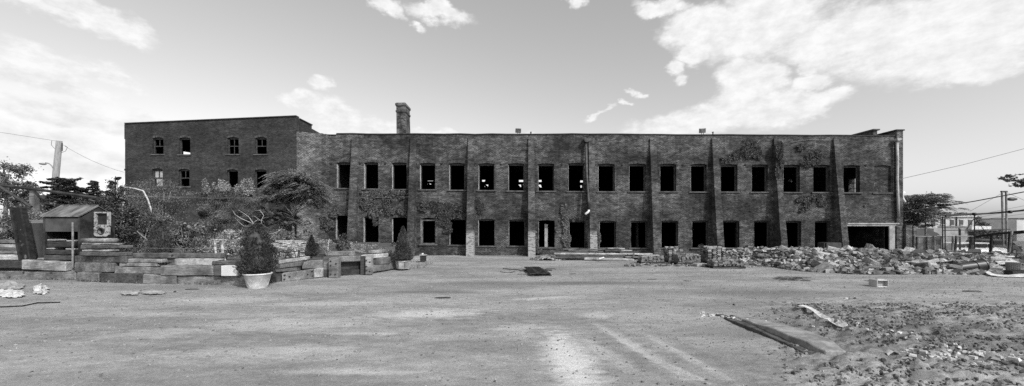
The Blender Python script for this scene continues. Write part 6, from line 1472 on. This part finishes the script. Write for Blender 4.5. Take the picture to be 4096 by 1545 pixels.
# ------------------------------------------------------------------ street beyond the heap
M['car_white'] = plain('car_paint_white', .5, .6, 1, .25, 0, spec=.5); M['car_dark'] = plain('car_paint_dark', .03, .05, 1, .3, 0, spec=.5); M['glass'] = plain('dark_glass', .012, .02, 1, .08, 0, spec=.8); M['tyre'] = plain('tyre', .01, .02, 5, .8, .2)
def car(name, label, x, y, z, L_, Wd, H, prof, glass, mat, lights=True):
    """side view faces the camera; prof and glass in metres (x along the car, z up)"""
    e = empty(name, label, 'car' if 'wagon' in name else 'truck', (x, y, z)); m = MB(); n = len(prof)
    q = [(x+a, b+z) for a, b in prof]; ins = .12
    vs = [(a, y, b) for a, b in q]+[(a, y+Wd, b) for a, b in q]; 
    for i in range(n):
        if q[i][1]-z > .95: vs[i] = (vs[i][0], y+ins, vs[i][2]); vs[i+n] = (vs[i+n][0], y+Wd-ins, vs[i+n][2])
    fs = [tuple(range(n)), tuple(range(2*n-1, n-1, -1))]+[(i, i+n, (i+1) % n+n, (i+1) % n) for i in range(n)]; m.add(vs, fs); m.build('body', M[mat], e, bevel=.03)
    for g in glass:
        g2 = [(x+a, b+z) for a, b in g]; m = MB(); m.prism(g2, y+.02, y+.2); m.build('window', M['glass'], e)
    for wx in (L_*.18, L_*.8):
        m = MB(); R = Matrix.Translation((x+wx, y-.02, z+.32)) @ Matrix.Rotation(math.radians(-90), 4, 'X'); m.lathe([(.001, 0), (.2, 0), (.31, .02), (.32, .1), (.31, .2)], (0, 0, 0), 18, R); w = m.build('wheel', M['tyre'], e); m = MB(); m.lathe([(.001, -.01), (.17, -.01), (.18, .03)], (0, 0, 0), 14, R); m.build('rim', M['metal_mid'], w)
    for hx in (.03, L_-.13):
        m = MB(); m.box(x+hx, x+hx+.1, y-.012, y+.1, z+.62, z+.76); m.build('lamp', M['sash_light'], e)
car('station_wagon', 'long white station wagon parked behind the fence with dark side windows', XW(3818, 40), 40, -.98, 5.3, 1.8, 1.48,
    [(0,.3),(5.3,.3),(5.3,.85),(4.9,.95),(4.35,1.0),(3.75,1.45),(3.5,1.49),(.5,1.49),(.25,1.42),(.02,.95),(0,.8)],
    [[(.2,1.0),(1.15,1.0),(1.15,1.35),(.35,1.35)],[(1.3,1.0),(2.3,1.0),(2.3,1.37),(1.3,1.37)],[(2.42,1.0),(3.35,1.0),(3.3,1.37),(2.42,1.37)],[(3.5,1.02),(4.15,1.02),(3.72,1.36),(3.5,1.36)]], 'car_white')
car('station_wagon', 'second grey wagon with a sloping rear window beside the gate panel', XW(3925, 44), 44, -.98, 4.6, 1.8, 1.5,
    [(0,.3),(4.6,.3),(4.6,.9),(4.2,1.0),(3.3,1.6),(3.0,1.66),(.5,1.66),(.2,1.5),(0,1.0)], [[(.3,1.1),(1.3,1.1),(1.3,1.5),(.4,1.5)],[(1.45,1.1),(2.6,1.1),(2.6,1.52),(1.45,1.52)],[(2.75,1.1),(3.9,1.1),(3.2,1.55),(2.75,1.55)]], 'car_dark')
car('panel_truck', 'old dark panel truck with a rounded roof parked behind the slatted fence', XW(3650, 39), 39, -.98, 3.9, 2.1, 2.6,
    [(0,.4),(3.9,.4),(3.9,1.05),(3.6,1.2),(3.1,1.3),(2.9,1.9),(3.05,2.15),(2.6,2.5),(1.9,2.78),(1.0,2.93),(0,2.96)], [[(2.1,1.35),(2.95,1.35),(2.8,1.85),(2.1,1.85)]], 'car_dark')
def row_house():
    Z = 62; e = empty('row_house', 'pale flat roofed row house with dark windows across the street', 'house', (XW(3790, Z), Z, -1)); mt = plain('pale_stucco', .34, .44, .6, .9, .1)
    z1 = ZH(868, Z); m = MB(); m.box(XW(3640, Z), XW(3899, Z), Z, Z+9, -1.2, z1); m.build('wall', mt, e); m = MB(); m.box(XW(3636, Z), XW(3901, Z), Z-.25, Z+.2, z1+.003, z1+.22); m.build('cornice', M['sash_light'], e)
    m = MB(); m.box(XW(3846, Z), XW(3868, Z), Z+1, Z+2.2, z1, ZH(856, Z)); m.build('chimney', M['brick'], e)
    for x0, x1, y0, y1 in ((3725,3740,877,898),(3762,3777,876,898),(3800,3815,880,901),(3837,3852,880,900),(3873,3888,880,901)):
        m = MB(); m.box(XW(x0, Z), XW(x1, Z), Z-.05, Z+.1, ZH(y1, Z), ZH(y0, Z)); w = m.build('window', M['glass'], e); m = MB(); m.box(XW(x0-1, Z), XW(x1+1, Z), Z-.16, Z-.051, ZH(y1+2, Z), ZH(y1, Z)); m.box(XW(x0-1, Z), XW(x1+1, Z), Z-.1, Z-.051, ZH(y0, Z), ZH(y0-2.5, Z)); m.build('window_frame', M['sash_light'], w)
    m = MB(); m.tube([(XW(3824, Z), Z-.1, -1), (XW(3824, Z), Z-.1, z1)], .07, 6); m.build('drainpipe', M['iron'], e)
    Z2 = 56; e = empty('garage_row', 'low pale garages with a white roof edge in front of the row house', 'garage', (XW(3830, Z2), Z2, -1)); m = MB(); m.box(XW(3735, Z2), XW(3870, Z2), Z2, Z2+4, -1.2, ZH(914, Z2)); m.build('wall', plain('garage_stucco', .2, .3, .8, .9, .1), e)
    m = MB(); m.box(XW(3871, Z2), XW(3948, Z2), Z2-.5, Z2+4, ZH(919, Z2), ZH(905, Z2)); m.build('roof', M['sheet_white'], e); m = MB(); m.box(XW(3872, Z2), XW(3946, Z2), Z2, Z2+4, -1.2, ZH(919.2, Z2)); m.build('side_wall', M['concrete'], e)
    Z3 = 90; e = empty('warehouse', 'long low brick warehouse far down the street behind the hedge', 'building', (XW(4020, Z3), Z3, -1)); m = MB(); m.box(XW(3940, Z3), XW(4066, Z3), Z3, Z3+10, -1.2, ZH(893, Z3)); m.build('wall', plain('far_brick', .1, .16, .8, .9, .2), e)
    m = MB(); m.box(XW(3975, Z3), XW(4150, Z3), Z3+11, Z3+14, -1.2, ZH(879, Z3)); m.build('rear_wall', plain('far_wall', .18, .26, .8, .9, .2), e)
    e = empty('white_building', 'pale building at the far end of the street beside the warehouse', 'building', (XW(4085, 80), 80, -1)); m = MB(); m.box(XW(4067, 80), XW(4180, 80), 80, 88, -1.2, ZH(876, 80)); m.build('wall', plain('far_white_wall', .4, .5, .8, .9, .1), e); m = MB(); m.box(XW(4066, 80), XW(4181, 80), 79.8, 88.1, ZH(876, 80)+.002, ZH(873, 80)); m.build('roof', M['roof'], e)
row_house()
# fences and pipes
def mesh_panel(m, A, B, C, D, step, r=.006):
    """chain link between four corners: A bottom start, B bottom end, C top end, D top start"""
    A, B, C, D = map(Vector, (A, B, C, D)); w = (B-A).length; h = (D-A).length; n = int(w/step); k = h/w*1.0
    def pt(u, v): return A.lerp(B, u).lerp(D.lerp(C, u), v)
    q = int((w+h)/step)
    for s in (1, -1):
        for i in range(q):
            u0 = i*step/w - (h/w if s == 1 else 0); pts = []
            ua, ub = (u0, u0+h/w) if s == 1 else (i*step/w, i*step/w-h/w)
            va, vb = 0.0, 1.0; du = ub-ua
            lo, hi = 0.0, 1.0
            for lim in (0, 1):
                pass
            t0, t1 = 0.0, 1.0
            if du > 0: t0 = max(t0, (0-ua)/du); t1 = min(t1, (1-ua)/du)
            else: t0 = max(t0, (1-ua)/du); t1 = min(t1, (0-ua)/du)
            if t1-t0 < .02: continue
            m.tube([pt(ua+du*t0, t0), pt(ua+du*t1, t1)], r, 3, cap=False)
def fence(label, pts, Z0, Z1, ytops, ybots, posts, rail=True, link_=True, mat='metal_mid', step=.09, slat=False):
    a, b = pts; Zf = lambda px: Z0+(Z1-Z0)*(px-a)/(b-a); e = empty('chain_link_fence', label, 'fence', (XW(a, Z0), Z0, 0))
    A = P(a, ybots[0], Z0); B = P(b, ybots[1], Z1); C = P(b, ytops[1], Z1); D = P(a, ytops[0], Z0)
    if slat:
        m = MB(); n = int((B-A).length/.075)
        for i in range(n):
            u = (i+.15)/n; u2 = (i+.8)/n; p = A.lerp(B, u); q = A.lerp(B, u2); t_ = D.lerp(C, u); t2 = D.lerp(C, u2); o = Vector((0, .012, 0)); m.hexa([p, q, q+o, p+o, t_, t2, t2+o, t_+o])
        m.build('slat_panel', M['metal_mid'], e)
    elif link_:
        m = MB(); mesh_panel(m, A, B, C, D, step); m.build('wire_mesh', M[mat], e)
    if rail: m = MB(); m.tube([D, C], .035, 6); m.build('top_rail', M[mat], e)
    for (px, y0, lean, mt, r) in posts:
        Z = Zf(px)-.06; m = MB(); m.tube([P(px-lean, 1010, Z), P(px, y0, Z)], r, 8); m.build('post', M[mt], e)
fence('pale slatted fence section beside the stub wall', (3655,3745), 29.0, 28.6, (946,947), (1000,1000), ((3658,944,0,'metal_mid',.05),(3668,946,0,'sill',.07),(3708,946,0,'sill',.05),(3736,944,0,'metal_mid',.05)), slat=True)
fence('sagging chain link fence in front of the panel truck and wagon', (3746,3898), 28.6, 28.2, (944,946), (1000,1000), ((3766,944,1,'metal_mid',.05),(3812,945,3,'metal_mid',.06),(3826,944,6,'sill',.07),(3890,946,9,'sill',.12),(3901,944,12,'iron',.06)), step=.1)
fence('chain link fence with a dark top rail beside the white wagon', (3902,4040), 28.0, 26.0, (946,930), (1000,1000), ((3968,940,6,'iron',.08),(4043,930,3,'iron',.11)), mat='iron', step=.1)
fence('leaning dark gate panel of close chain link at the yard end', (4044,4160), 24.0, 22.5, (938,925), (1038,1040), ((4048,925,10,'metal_mid',.05),), mat='iron', step=.065)
def pipes():
    def pp(name, label, cat, pts, r, mat='iron'): m = MB(); m.tube([P(*p) for p in pts], r, 8); tag(m.build(name, M[mat]), label, cat)
    pp('pipe_rail', 'heavy horizontal pipe rail carried high by the thin posts', 'pipe', ((3782,864,27),(3880,858,27),(3960,854,27),(4096,842,26),(4200,835,26)), .055)
    pp('pipe_rail', 'slanting dark pipe along the top of the gate panel', 'pipe', ((3906,947,27),(3976,936,26),(4096,926,24),(4200,918,24)), .07)
    pp('pipe_rail', 'thin horizontal pipe above the slatted fence', 'pipe', ((3770,922,30),(3900,920,30),(4040,918,30)), .03)
    pp('steel_post', 'thin dark post nearest the feathery street tree', 'post', ((3771,1000,27.1),(3770,866,27.1)), .03)
    pp('steel_post', 'thin dark post beside the one at the street tree', 'post', ((3781,1000,27.2),(3780,872,27.2)), .032)
    pp('steel_post', 'thin post carrying the far end clamp of the pipe rail', 'post', ((3898,1000,27.1),(3898,858,27.1)), .032)
    pp('steel_post', 'short dark twin post in front of the pale garages', 'post', ((3838,1000,30.1),(3836,912,30.1)), .035)
    pp('steel_post', 'short dark post beside the twin post', 'post', ((3842,1000,30.1),(3841,916,30.1)), .03)
    pp('brace_wire', 'diagonal stay from the rail clamp toward the gate', 'wire', ((3899,868,27.1),(3934,918,27.1)), .02); pp('brace_wire', 'diagonal stay from the rail clamp toward the row house', 'wire', ((3898,872,27.1),(3868,915,27.1)), .02)
    for i, (px, lab) in enumerate(((3898,'clamp on the pipe rail above the parked wagon'),(4040,'clamp on the pipe rail beside the lamp posts'))):
        c = P(px, 857-(i*9), 26.9-i*.6); m = MB(); m.lathe([(.06, -.08), (.1, -.07), (.1, .07), (.06, .08)], (0, 0, 0), 10, Matrix.Translation(c) @ Matrix.Rotation(math.pi/2, 4, 'Y')); tag(m.build('pipe_clamp', M['iron']), lab, 'clamp')
    pp('overhead_cable', 'thick black cable rising from the mill corner over the street', 'cable', ((3612,848,29.8),(3760,828,29),(3900,805,28),(4096,768,27),(4200,748,26)), .034)
    pp('overhead_wire', 'fine overhead wire rising away from the mill end wall', 'wire', ((3608,715,30.4),(3850,660,31),(4200,568,32)), .014)
    for i, (a, b, lab) in enumerate((((3880,846,34),(4010,772,34),'fine guy wire from the rail up to the lamp post head'),((4026,770,34),(4120,812,34),'fine guy wire running from the lamp post out of the yard'),((3900,862,60),(4140,815,60),'highest faint street wire'),((3900,872,60),(4140,830,60),'second faint street wire'),((3905,882,60),(4140,850,60),'lowest faint street wire'))):
        pp('overhead_wire', lab, 'wire', (a, b), .012 if i < 2 else .02)
    e = empty('street_lamp', 'twin steel posts joined at the top with a cobra head lamp', 'street lamp', P(4016, 985, 34)); Z = 34
    for x0, x1, y0 in ((4008,4005,766),(4024,4034,766)): m = MB(); m.tube([P(x0+ (5 if x0 == 4008 else 4), 985, Z), P(x0, y0, Z)], .07, 8); m.build('pole', M['metal_mid'], e)
    m = MB(); m.tube([P(4004,767,Z), P(4028,767,Z)], .07, 8); m.build('crossbar', M['iron'], e)
    m = MB(); m.tube([P(4026,796,Z), P(4036,794,Z)], .05, 7); m.build('lamp_arm', M['iron'], e)
    c = P(4049, 797, Z); m = MB(); m.lathe([(.001,-.42),(.14,-.38),(.2,-.2),(.2,.1),(.12,.34),(.001,.46)], (0,0,0), 12, Matrix.Translation(c) @ Matrix.Diagonal((1,.8,.75,1)) @ Matrix.Rotation(math.pi/2, 4, 'Y')); m.build('lamp_head', M['pipe_dark'], e, smooth=True)
pipes()
